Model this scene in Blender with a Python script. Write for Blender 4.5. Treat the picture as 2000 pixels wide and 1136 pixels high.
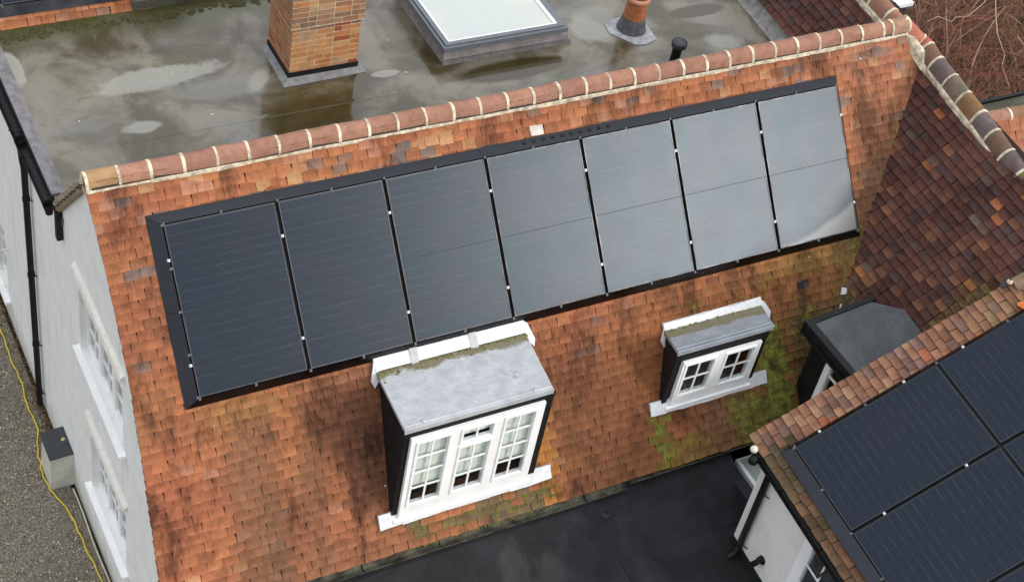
import bpy, math, random
import numpy as np
from mathutils import Vector, Matrix, noise as mnoise

for o in list(bpy.data.objects):
    bpy.data.objects.remove(o)
random.seed(7)
rng = np.random.default_rng(7)
SC = bpy.context.scene
COL = SC.collection
R = math.radians

# ------------------------------------------------------------------ camera, sky, sun, exposure
cam_d = bpy.data.cameras.new("camera")
cam = bpy.data.objects.new("camera", cam_d)
COL.objects.link(cam)
CAM_C = Vector((-3.76434, -11.09429, 10.88358))
CAM_R = Matrix(((0.880014813, 0.217878787, -0.422022230),
                (-0.448198193, 0.674952342, -0.586137966),
                (0.157137864, 0.704959694, 0.691620938)))
cam.matrix_world = Matrix.Translation(CAM_C) @ CAM_R.to_4x4()
cam_d.sensor_width = 36.0
cam_d.lens = 3154.35 / 2000.0 * 36.0
cam_d.clip_start = 0.1
cam_d.clip_end = 3000.0
SC.camera = cam

SUN_EL, SUN_AZ = R(28.0), R(38.0)          # azimuth from -y towards +x
sun_dir = Vector((math.cos(SUN_EL) * math.sin(SUN_AZ), -math.cos(SUN_EL) * math.cos(SUN_AZ), math.sin(SUN_EL)))
world = bpy.data.worlds.new("World")
SC.world = world
world.use_nodes = True
wn = world.node_tree
wn.nodes.clear()
w_out = wn.nodes.new("ShaderNodeOutputWorld")
w_bg = wn.nodes.new("ShaderNodeBackground")
w_sky = wn.nodes.new("ShaderNodeTexSky")
w_sky.sky_type = 'NISHITA'
w_sky.sun_disc = False
w_sky.sun_elevation = SUN_EL
w_sky.sun_rotation = math.atan2(sun_dir.x, sun_dir.y)
w_sky.air_density = 1.0
w_sky.dust_density = 2.5
w_hsv = wn.nodes.new("ShaderNodeHueSaturation")
w_hsv.inputs["Saturation"].default_value = 0.42
w_hsv.inputs["Value"].default_value = 1.0
w_mix = wn.nodes.new("ShaderNodeMixRGB")          # even cloud layer over the clear sky
w_mix.inputs[0].default_value = 0.72
# overcast layer with the usual brightening towards the zenith, L = Lz (1 + 2 sin elevation) / 3
w_geo = wn.nodes.new("ShaderNodeTexCoord")
w_sep = wn.nodes.new("ShaderNodeSeparateXYZ")
w_el = wn.nodes.new("ShaderNodeMapRange")
w_el.inputs["From Min"].default_value = 0.0
w_el.inputs["From Max"].default_value = 1.0
w_el.inputs["To Min"].default_value = 1 / 3
w_el.inputs["To Max"].default_value = 1.0
w_ov = wn.nodes.new("ShaderNodeVectorMath")
w_ov.operation = 'SCALE'
w_ov.inputs[0].default_value = (13.0, 13.5, 14.2)
wn.links.new(w_geo.outputs["Generated"], w_sep.inputs[0])
wn.links.new(w_sep.outputs[2], w_el.inputs[0])
wn.links.new(w_el.outputs[0], w_ov.inputs["Scale"])
wn.links.new(w_ov.outputs[0], w_mix.inputs[2])
wn.links.new(w_sky.outputs[0], w_hsv.inputs["Color"])
wn.links.new(w_hsv.outputs[0], w_mix.inputs[1])
wn.links.new(w_mix.outputs[0], w_bg.inputs[0])
w_bg.inputs[1].default_value = 0.138
wn.links.new(w_bg.outputs[0], w_out.inputs[0])

sun_d = bpy.data.lights.new("sun", 'SUN')
sun_d.energy = 1.5
sun_d.angle = R(15)
sun_d.color = (1.0, 0.95, 0.87)
sun = bpy.data.objects.new("sun", sun_d)
COL.objects.link(sun)
sun.rotation_euler = (-sun_dir).to_track_quat('-Z', 'Y').to_euler()
SC.view_settings.view_transform = 'Standard'
SC.view_settings.look = 'None'
SC.view_settings.gamma = 1.0
SC.view_settings.use_curve_mapping = False
SC.view_settings.exposure = 0.36

# ------------------------------------------------------------------ frames measured from the photograph
P = R(48.943)
cp, sp = math.cos(P), math.sin(P)


def V(*a):
    return Vector(a)


class Frame:
    """origin, ex (along the courses), ey (up the slope), ez (outward)"""
    def __init__(s, o, ex, ey, ez):
        s.o, s.ex, s.ey, s.ez = Vector(o), Vector(ex).normalized(), Vector(ey).normalized(), Vector(ez).normalized()

    def pt(s, u, w, n=0.0):
        return s.o + s.ex * u + s.ey * w + s.ez * n

    def mat(s, u=0, w=0, n=0):
        m = Matrix((s.ex, s.ey, s.ez)).transposed().to_4x4()
        m.translation = s.pt(u, w, n)
        return m


F_MAIN = Frame((0, 0, 0), (1, 0, 0), (0, cp, sp), (0, -sp, cp))
AL = V(-0.06016, -0.99819, 0)                 # the wing and the extension stand a few degrees askew
NH = V(0.99819, -0.06016, 0)
F_WING = Frame((9.49854, 0.01943, -0.12994), AL, (0.63610, -0.03834, 0.77065), (-0.76926, 0.04636, 0.63726))
F_EXT = Frame((5.73793, -3.52844, -1.64770), AL, (0.86143, -0.05192, 0.50521), (-0.50430, 0.03039, 0.86300))
F_REAR = Frame((0, 4.70, -0.97), (1, 0, 0), (0, cp, sp), (0, -sp, cp))
F_BACK = Frame((0, 0.475, 0.385), (-1, 0, 0), (0, -cp, sp), (0, sp, cp))
F_NORTH = Frame((9.43, 2.2, -1.0), (0, -1, 0), (0.64, 0, 0.768), (-0.768, 0, 0.64))
TILE_OFF = -0.10                               # tile faces lie this far under the panel faces


# ------------------------------------------------------------------ mesh helpers
class MB:
    def __init__(s):
        s.v, s.f, s.m, s.sm = [], [], [], []

    def add(s, verts, faces, mi=0, smooth=False, M=None):
        b = len(s.v)
        if M is not None:
            verts = [M @ Vector(q) for q in verts]
        s.v += [tuple(q) for q in verts]
        s.f += [tuple(i + b for i in f) for f in faces]
        s.m += [mi] * len(faces)
        s.sm += [smooth] * len(faces)
        return s

    def box(s, a, b, mi=0, M=None):
        x0, y0, z0 = a
        x1, y1, z1 = b
        vs = [(x0, y0, z0), (x1, y0, z0), (x1, y1, z0), (x0, y1, z0), (x0, y0, z1), (x1, y0, z1), (x1, y1, z1), (x0, y1, z1)]
        return s.add(vs, [(3, 2, 1, 0), (4, 5, 6, 7), (0, 1, 5, 4), (1, 2, 6, 5), (2, 3, 7, 6), (3, 0, 4, 7)], mi, False, M)

    def hexa(s, c, mi=0, M=None):
        """eight corners, bottom four then top four"""
        return s.add(c, [(3, 2, 1, 0), (4, 5, 6, 7), (0, 1, 5, 4), (1, 2, 6, 5), (2, 3, 7, 6), (3, 0, 4, 7)], mi, False, M)

    def prism(s, poly, d, mi=0, M=None):
        n = len(poly)
        d = Vector(d)
        vs = [Vector(q) for q in poly] + [Vector(q) + d for q in poly]
        fs = [tuple(range(n))[::-1], tuple(range(n, 2 * n))] + [(i, (i + 1) % n, n + (i + 1) % n, n + i) for i in range(n)]
        return s.add(vs, fs, mi, False, M)

    def tube(s, path, r, n=8, mi=0, caps=True, smooth=True, M=None):
        path = [Vector(q) for q in path]
        rs = r if isinstance(r, (list, tuple)) else [r] * len(path)
        vs, fs = [], []
        ref = None
        for i, q in enumerate(path):
            t = (path[min(i + 1, len(path) - 1)] - path[max(i - 1, 0)]).normalized()
            if ref is None:
                ref = t.orthogonal().normalized()
            ref = (ref - t * ref.dot(t))
            ref = ref.normalized() if ref.length > 1e-6 else t.orthogonal().normalized()
            b = t.cross(ref)
            for k in range(n):
                a = 2 * math.pi * k / n
                vs.append(q + (ref * math.cos(a) + b * math.sin(a)) * rs[i])
        for i in range(len(path) - 1):
            for k in range(n):
                k2 = (k + 1) % n
                fs.append((i * n + k, i * n + k2, (i + 1) * n + k2, (i + 1) * n + k))
        s.add(vs, fs, mi, smooth, M)
        if caps:
            s.add(vs[:n], [tuple(range(n))[::-1]], mi, False, M)
            s.add(vs[-n:], [tuple(range(n))], mi, False, M)
        return s

    def lathe(s, prof, c, n=20, mi=0, smooth=True, M=None):
        c = Vector(c)
        vs, fs = [], []
        for r, z in prof:
            for k in range(n):
                a = 2 * math.pi * k / n
                vs.append(c + V(r * math.cos(a), r * math.sin(a), z))
        for i in range(len(prof) - 1):
            for k in range(n):
                k2 = (k + 1) % n
                fs.append((i * n + k, i * n + k2, (i + 1) * n + k2, (i + 1) * n + k))
        return s.add(vs, fs, mi, smooth, M)

    def sweep(s, prof, a, b, ax, ay, mi=0, smooth=False, M=None):
        """closed 2-D profile from a to b; profile axes ax, ay"""
        a, b, ax, ay = Vector(a), Vector(b), Vector(ax), Vector(ay)
        n = len(prof)
        va = [a + ax * x + ay * y for x, y in prof]
        vb = [b + ax * x + ay * y for x, y in prof]
        s.add(va + vb, [(i, (i + 1) % n, n + (i + 1) % n, n + i) for i in range(n)], mi, smooth, M)
        s.add(va, [tuple(range(n))[::-1]], mi, False, M)
        s.add(vb, [tuple(range(n))], mi, False, M)
        return s

    def mesh(s, name, mats):
        me = bpy.data.meshes.new(name)
        me.from_pydata(s.v, [], s.f)
        for m in (mats if isinstance(mats, (list, tuple)) else [mats]):
            me.materials.append(m)
        me.polygons.foreach_set("material_index", s.m)
        me.polygons.foreach_set("use_smooth", s.sm)
        me.update()
        return me

    def build(s, name, mats, parent=None, **kw):
        return link(name, s.mesh(name, mats), parent, **kw)


def link(name, data, parent=None, matrix=None, label=None, cat=None, group=None, kind=None):
    o = bpy.data.objects.new(name, data)
    COL.objects.link(o)
    if matrix is not None:
        o.matrix_basis = matrix
    if parent is not None:
        o.parent = parent
        if parent.get("_world"):               # things placed at their base whose parts are written in world coordinates
            o.matrix_parent_inverse = Matrix.Translation(-parent.location)
    tag(o, label, cat, group, kind)
    return o


def tag(o, label=None, cat=None, group=None, kind=None):
    if label: o["label"] = label
    if cat: o["category"] = cat
    if group: o["group"] = group
    if kind: o["kind"] = kind
    return o


def thing(name, loc, label, cat, group=None, matrix=None):
    o = bpy.data.objects.new(name, None)
    o.empty_display_size = 0.2
    COL.objects.link(o)
    if matrix is not None:
        o.matrix_basis = matrix
    else:
        o.location = loc
        o["_world"] = 1
    return tag(o, label, cat, group)


# ------------------------------------------------------------------ material helpers
class NT:
    def __init__(s, name):
        s.mat = bpy.data.materials.new(name)
        s.mat.use_nodes = True
        s.t = s.mat.node_tree
        s.b = s.t.nodes["Principled BSDF"]
        s._pos = None

    def n(s, typ, **kw):
        nd = s.t.nodes.new(typ)
        for k, v in kw.items():
            setattr(nd, k, v)
        return nd

    def set(s, sock, val):
        if hasattr(val, "is_output") or isinstance(val, bpy.types.NodeSocket):
            s.t.links.new(val, sock)
        elif isinstance(val, (tuple, list)) and len(val) == 3 and sock.type == 'RGBA':
            sock.default_value = (*val, 1)
        else:
            sock.default_value = val

    @property
    def pos(s):
        if s._pos is None:
            s._pos = s.n("ShaderNodeNewGeometry").outputs["Position"]
        return s._pos

    def objco(s):
        return s.n("ShaderNodeTexCoord").outputs["Object"]

    def noise(s, scale, detail=4, rough=0.6, vec=None, dist=0.0):
        nd = s.n("ShaderNodeTexNoise")
        s.set(nd.inputs["Vector"], vec if vec is not None else s.pos)
        nd.inputs["Scale"].default_value = scale
        nd.inputs["Detail"].default_value = detail
        nd.inputs["Roughness"].default_value = rough
        nd.inputs["Distortion"].default_value = dist
        return nd.outputs["Fac"]

    def scaled(s, v3, vec=None):
        nd = s.n("ShaderNodeVectorMath", operation='MULTIPLY')
        s.set(nd.inputs[0], vec if vec is not None else s.pos)
        nd.inputs[1].default_value = v3
        return nd.outputs[0]

    def math(s, op, a, b=0.0, clamp=False):
        nd = s.n("ShaderNodeMath", operation=op)
        nd.use_clamp = clamp
        s.set(nd.inputs[0], a)
        s.set(nd.inputs[1], b)
        return nd.outputs[0]

    def ramp(s, fac, lo, hi, a=0.0, b=1.0):
        nd = s.n("ShaderNodeMapRange")
        nd.interpolation_type = 'SMOOTHSTEP'
        s.set(nd.inputs["Value"], fac)
        nd.inputs["From Min"].default_value = lo
        nd.inputs["From Max"].default_value = hi
        nd.inputs["To Min"].default_value = a
        nd.inputs["To Max"].default_value = b
        return nd.outputs["Result"]

    def mix(s, fac, a, b, mode='MIX'):
        nd = s.n("ShaderNodeMixRGB", blend_type=mode)
        s.set(nd.inputs[0], fac)
        s.set(nd.inputs[1], a)
        s.set(nd.inputs[2], b)
        return nd.outputs[0]

    def sep(s, vec=None):
        nd = s.n("ShaderNodeSeparateXYZ")
        s.set(nd.inputs[0], vec if vec is not None else s.pos)
        return nd.outputs

    def bump(s, h, strength=0.3, dist=0.01):
        nd = s.n("ShaderNodeBump")
        nd.inputs["Strength"].default_value = strength
        nd.inputs["Distance"].default_value = dist
        s.set(nd.inputs["Height"], h)
        s.t.links.new(nd.outputs[0], s.b.inputs["Normal"])

    def done(s, col=None, rough=None, spec=None, metal=None, ior=None):
        for k, v in (("Base Color", col), ("Roughness", rough), ("Specular IOR Level", spec), ("Metallic", metal), ("IOR", ior)):
            if v is not None:
                s.set(s.b.inputs[k], v)
        return s.mat


def simple(name, col, rough=0.6, var=0.25, scale=6.0, bump=0.15, bscale=60.0, spec=0.4, metal=0.0):
    m = NT(name)
    f = m.noise(scale, 5, 0.65)
    dark = tuple(c * (1 - var) for c in col)
    lite = tuple(min(1, c * (1 + var * 0.7)) for c in col)
    c = m.mix(m.ramp(f, 0.3, 0.7), dark, lite)
    if bump:
        m.bump(m.noise(bscale, 3), bump, 0.004)
    return m.done(c, m.ramp(f, 0.3, 0.7, max(0.03, rough - 0.1), min(1, rough + 0.1)), spec, metal)


def clay_material(name, lichen=0.5, soot=0.0):
    """clay tiles: object colour x vertex tint gives each piece its own clay; alpha carries moss"""
    m = NT(name)
    oi = m.n("ShaderNodeObjectInfo")
    at = m.n("ShaderNodeAttribute")
    at.attribute_name = "tint"
    base = m.mix(1.0, oi.outputs["Color"], at.outputs["Color"], 'MULTIPLY')
    keep = m.math('MULTIPLY', oi.outputs["Alpha"], at.outputs["Alpha"])
    moss = m.math('SUBTRACT', 1.0, keep)
    f1 = m.noise(9, 6, 0.7)
    f2 = m.noise(38, 5, 0.7)
    f3 = m.noise(140, 3, 0.6)
    c = m.mix(m.ramp(f1, 0.35, 0.75, 0.0, 0.55), base, m.mix(1.0, base, (0.42, 0.40, 0.40), 'MULTIPLY'))
    c = m.mix(m.ramp(f2, 0.55, 0.75, 0.0, 0.45), c, m.mix(1.0, base, (1.35, 1.2, 1.1), 'MULTIPLY'))
    c = m.mix(m.ramp(f3, 0.5, 0.8, 0.0, 0.35), c, m.mix(1.0, base, (0.45, 0.42, 0.4), 'MULTIPLY'))
    if soot:
        sv = m.scaled((2.0, 0.75, 0.75))
        k = m.ramp(m.noise(1.15, 9, 0.72, sv, 0.3), 0.47, 0.66, 0.0, soot)
        c = m.mix(k, c, m.mix(1.0, c, (0.36, 0.37, 0.40), 'MULTIPLY'))
        k = m.ramp(m.noise(2.6, 8, 0.75, m.scaled((1.6, 0.8, 0.8))), 0.52, 0.70, 0.0, soot * 0.8)
        c = m.mix(k, c, m.mix(1.0, c, (0.52, 0.58, 0.60), 'MULTIPLY'))
        c = m.mix(m.ramp(m.noise(1.9, 7, 0.7, m.scaled((1.9, 0.6, 0.6))), 0.56, 0.72, 0.0, 0.5), c, m.mix(1.0, c, (1.18, 1.12, 1.0), 'MULTIPLY'))
    lm = m.math('MULTIPLY', m.ramp(m.noise(24, 4, 0.75), 0.66, 0.74), lichen)
    c = m.mix(lm, c, (0.30, 0.25, 0.19))
    mf = m.math('ADD', moss, m.math('MULTIPLY', m.math('SUBTRACT', m.noise(13, 8, 0.78), 0.5), 1.7))
    mk = m.ramp(mf, 0.18, 0.86)
    mossc = m.mix(m.ramp(m.noise(6.5, 7, 0.75), 0.36, 0.62), (0.055, 0.052, 0.014), (0.215, 0.215, 0.040))
    mossc = m.mix(m.ramp(m.noise(80, 4, 0.7), 0.4, 0.7, 0, 0.6), mossc, (0.05, 0.065, 0.012))
    c = m.mix(mk, c, mossc)
    m.bump(m.math('ADD', m.math('ADD', m.math('MULTIPLY', f2, 1.0), m.math('MULTIPLY', f3, 0.6)), m.math('MULTIPLY', mk, m.noise(90, 3))), 0.7, 0.008)
    return m.done(c, m.ramp(f1, 0.3, 0.7, 0.65, 0.9), 0.12)


M_TILE = clay_material("clay_tile", 0.35, 1.0)
M_TILE_OLD = clay_material("old_clay_tile", 0.7, 0.55)
M_RIDGE = clay_material("ridge_clay", 0.25)
M_BRICK = clay_material("old_brick", 0.5)
M_DECK = simple("roof_felt_dark", (0.035, 0.025, 0.02), 0.9)
M_MORTAR = simple("cream_mortar", (0.55, 0.48, 0.36), 0.88, 0.5, 11, 0.7, 45, 0.2)
M_BMORTAR = simple("brick_mortar", (0.52, 0.42, 0.29), 0.9, 0.3, 14, 0.4, 50)
M_GREYMORTAR = simple("weathered_mortar", (0.30, 0.26, 0.2), 0.9, 0.45, 18, 0.6, 40)
M_ROPE = simple("mortar_verge", (0.26, 0.21, 0.14), 0.9, 0.4, 20, 0.6, 40)
M_BLACK = simple("black_plastic", (0.010, 0.010, 0.011), 0.5, 0.3, 9, 0.08, 60, 0.22)
M_BLACKWOOD = simple("black_painted_boards", (0.010, 0.009, 0.009), 0.7, 0.3, 8, 0.2, 60, 0.2)
M_DARKMET = simple("flashing_dark", (0.045, 0.047, 0.054), 0.30, 0.12, 3, 0.03, metal=1.0)
M_FRAME = simple("panel_frame_black", (0.035, 0.037, 0.042), 0.35, 0.1, 4, 0.0, metal=0.6)
M_SILVER = simple("clamp_aluminium", (0.62, 0.63, 0.65), 0.3, 0.05, 4, 0.0)
M_WHITE = simple("white_paint", (0.86, 0.86, 0.85), 0.4, 0.05, 4, 0.05)
M_LEADNEW = simple("bright_lead", (0.60, 0.61, 0.62), 0.5, 0.12, 16, 0.25, 30)
M_LEADLAP = simple("grey_lead", (0.40, 0.40, 0.41), 0.55, 0.15, 16, 0.25, 30)
M_SLATE = simple("slate", (0.035, 0.037, 0.042), 0.7, 0.3, 12, 0.3)
M_TERRA = simple("terracotta", (0.34, 0.115, 0.045), 0.7, 0.35, 18, 0.3)
M_TERRA_PALE = simple("terracotta_pale", (0.52, 0.25, 0.15), 0.7, 0.2, 18, 0.3)
M_COWL = simple("cowl_brown", (0.20, 0.105, 0.085), 0.45, 0.3, 14, 0.2)
M_COLLAR = simple("collar_grey", (0.085, 0.088, 0.095), 0.6, 0.3, 14, 0.2)
M_KERB = simple("kerb_felt_grey", (0.21, 0.195, 0.195), 0.55, 0.3, 8, 0.3)
M_KERBFRAME = simple("skylight_frame_grey", (0.115, 0.13, 0.145), 0.35, 0.1, 4, 0.03)
M_YELLOW = simple("yellow_cable", (0.62, 0.47, 0.02), 0.5, 0.15)
M_PALE = simple("pale_cable", (0.42, 0.41, 0.30), 0.6, 0.2)
M_LEAF = simple("dry_leaves", (0.13, 0.075, 0.035), 0.9, 0.5, 30, 0.3)
M_GLOBE = simple("pale_globe", (0.62, 0.58, 0.48), 0.25, 0.15, 30, 0.0)
M_ORANGE = simple("fresh_orange_clay", (0.62, 0.16, 0.04), 0.8, 0.2, 30, 0.3)
M_BLIND = simple("net_curtain", (0.84, 0.85, 0.80), 0.8, 0.12, 10, 0.0)
M_ROOM = simple("dark_room", (0.06, 0.06, 0.065), 0.9, 0.6, 7, 0.0)
M_ROOMPALE = simple("shaded_room", (0.38, 0.38, 0.40), 0.8, 0.5, 9, 0.0)
M_TWIG = simple("red_twig", (0.235, 0.075, 0.052), 0.8, 0.7, 1.6, 0.0)
M_TWIG2 = simple("brown_twig", (0.20, 0.115, 0.066), 0.8, 0.7, 1.9, 0.0)
M_BRANCH = simple("pale_branch", (0.40, 0.28, 0.20), 0.8, 0.3, 6, 0.1)


def render_material():
    m = NT("white_render")
    f = m.noise(3.5, 5, 0.6)
    st = m.noise(1.0, 5, 0.65, m.scaled((9, 9, 1.1)))
    c = m.mix(m.ramp(f, 0.3, 0.7), (0.70, 0.70, 0.685), (0.77, 0.765, 0.745))
    c = m.mix(m.ramp(st, 0.52, 0.70, 0, 0.42), c, (0.46, 0.48, 0.43))
    c = m.mix(m.ramp(m.noise(1.3, 6, 0.7), 0.55, 0.72, 0, 0.35), c, (0.60, 0.58, 0.52))
    zz = m.sep()[2]
    k = m.math('MULTIPLY', m.ramp(m.math('ADD', zz, m.math('MULTIPLY', m.noise(3.5, 6, 0.7), 0.5)), -5.25, -4.75, 1.0, 0.0), 0.6)
    c = m.mix(k, c, (0.40, 0.385, 0.32))
    m.bump(m.noise(45, 4), 0.25, 0.01)
    return m.done(c, 0.75, 0.3)


M_RENDER = render_material()


def cream_material():
    m = NT("cream_stone")
    c = m.mix(m.ramp(m.noise(10, 5), 0.35, 0.7), (0.60, 0.58, 0.51), (0.68, 0.665, 0.61))
    return m.done(c, 0.8, 0.3)


M_CREAM = cream_material()


def lead_material(name, a, b, moss_axis=None):
    m = NT(name)
    f = m.noise(7, 6, 0.65)
    c = m.mix(m.ramp(f, 0.3, 0.7), a, b)
    c = m.mix(m.ramp(m.noise(28, 4, 0.7), 0.6, 0.72, 0, 0.5), c, tuple(x * 1.35 for x in b))
    if moss_axis is not None:                  # silt and moss settled along the back gutter of the sheet
        y0, y1, tint = moss_axis
        y = m.sep()[1]
        k = m.math('ADD', m.ramp(y, y0, y1, 0.0, 1.0), m.math('MULTIPLY', m.math('SUBTRACT', m.noise(2.6, 5, 0.7), 0.5), 1.5))
        k = m.ramp(k, 0.55, 0.8)
        mc = m.mix(m.noise(40, 5, 0.8), (0.07, 0.06, 0.025), tint)
        c = m.mix(m.math('MULTIPLY', k, 0.92), c, mc)
        m.bump(m.math('ADD', m.math('MULTIPLY', k, m.noise(60, 4, 0.8)), m.math('MULTIPLY', f, 0.3)), 0.6, 0.02)
    return m.done(c, m.ramp(f, 0.3, 0.7, 0.4, 0.62), 0.45)


M_LEAD1 = lead_material("lead_sheet", (0.36, 0.37, 0.385), (0.47, 0.48, 0.495), (-1.62, -1.20, (0.26, 0.22, 0.10)))
M_LEAD2 = lead_material("lead_sheet_dark", (0.22, 0.245, 0.28), (0.30, 0.325, 0.355), (-1.86, -1.55, (0.27, 0.24, 0.11)))


def glass_material():
    m = NT("window_glass")
    t = m.t
    tr = m.n("ShaderNodeBsdfTransparent")
    tr.inputs[0].default_value = (0.93, 0.95, 0.94, 1)
    gl = m.n("ShaderNodeBsdfGlossy")
    gl.inputs["Roughness"].default_value = 0.02
    fr = m.n("ShaderNodeLayerWeight")
    fr.inputs[0].default_value = 0.5
    fac = m.math('ADD', 0.04, m.math('MULTIPLY', m.math('POWER', fr.outputs["Facing"], 5.0), 0.9))
    mx = m.n("ShaderNodeMixShader")
    t.links.new(fac, mx.inputs[0])
    t.links.new(tr.outputs[0], mx.inputs[1])
    t.links.new(gl.outputs[0], mx.inputs[2])
    t.links.new(mx.outputs[0], t.nodes["Material Output"].inputs["Surface"])
    return m.mat


M_GLASS = glass_material()


def cell_material():
    """monocrystalline cells under anti-reflective glass, in the panel's own metres"""
    m = NT("solar_cells")
    co = m.objco()
    x, y, z = m.sep(co)
    wire = m.math('SINE', m.math('MULTIPLY', x, 2 * math.pi / 0.0170), 0)
    wire = m.ramp(wire, 0.55, 0.95)
    fr = m.math('FRACT', m.math('DIVIDE', y, 0.0945), 0)
    gap = m.math('MULTIPLY', m.ramp(fr, 0.0, 0.03), m.ramp(fr, 0.06, 0.09, 1.0, 0.0))
    dash = m.ramp(m.noise(1.0, 5, 0.75, m.scaled((2.2, 9, 1), m.pos)), 0.36, 0.66, 0.15, 1.0)
    gap = m.math('MULTIPLY', gap, dash)
    c = m.mix(m.noise(1.3, 3), (0.003, 0.005, 0.010), (0.005, 0.007, 0.013))
    c = m.mix(m.math('MULTIPLY', wire, 0.55), c, (0.040, 0.052, 0.074))
    c = m.mix(m.math('MULTIPLY', gap, 0.35), c, (0.09, 0.11, 0.14))
    m.set(m.b.inputs["Specular Tint"], m.mix(m.ramp(m.noise(1.6, 3, 0.5), 0.35, 0.65), (0.70, 0.88, 1.0), (0.80, 0.87, 1.0)))
    return m.done(c, m.ramp(m.noise(2.0, 3), 0.3, 0.7, 0.250, 0.265), 0.225)


M_CELL = cell_material()


def glare_material():
    """the same cells with a pale reflection painted along the lower edge of the sheet"""
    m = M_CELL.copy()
    m.name = "solar_cells_with_glare"
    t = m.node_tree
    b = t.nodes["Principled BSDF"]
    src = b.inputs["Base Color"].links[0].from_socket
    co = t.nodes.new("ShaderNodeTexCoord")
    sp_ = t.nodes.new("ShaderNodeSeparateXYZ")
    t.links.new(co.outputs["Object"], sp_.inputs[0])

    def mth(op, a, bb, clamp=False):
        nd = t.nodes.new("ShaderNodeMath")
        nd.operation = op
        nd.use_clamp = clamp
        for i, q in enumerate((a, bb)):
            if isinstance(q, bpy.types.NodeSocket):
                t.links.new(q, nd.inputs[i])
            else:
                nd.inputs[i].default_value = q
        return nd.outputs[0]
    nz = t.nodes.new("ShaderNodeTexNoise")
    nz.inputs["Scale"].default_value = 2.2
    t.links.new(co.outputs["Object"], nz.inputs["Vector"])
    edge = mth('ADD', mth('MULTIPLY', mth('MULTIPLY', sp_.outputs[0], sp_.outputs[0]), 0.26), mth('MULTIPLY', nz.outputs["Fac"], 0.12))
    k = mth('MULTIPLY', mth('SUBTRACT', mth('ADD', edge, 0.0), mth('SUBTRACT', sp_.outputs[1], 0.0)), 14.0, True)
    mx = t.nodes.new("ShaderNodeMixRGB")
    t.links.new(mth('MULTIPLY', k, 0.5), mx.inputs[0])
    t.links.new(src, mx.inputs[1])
    mx.inputs[2].default_value = (0.30, 0.30, 0.27, 1)  # pale reflection put into the base colour
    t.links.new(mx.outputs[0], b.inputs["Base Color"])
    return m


M_CELLGLARE = glare_material()


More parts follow.
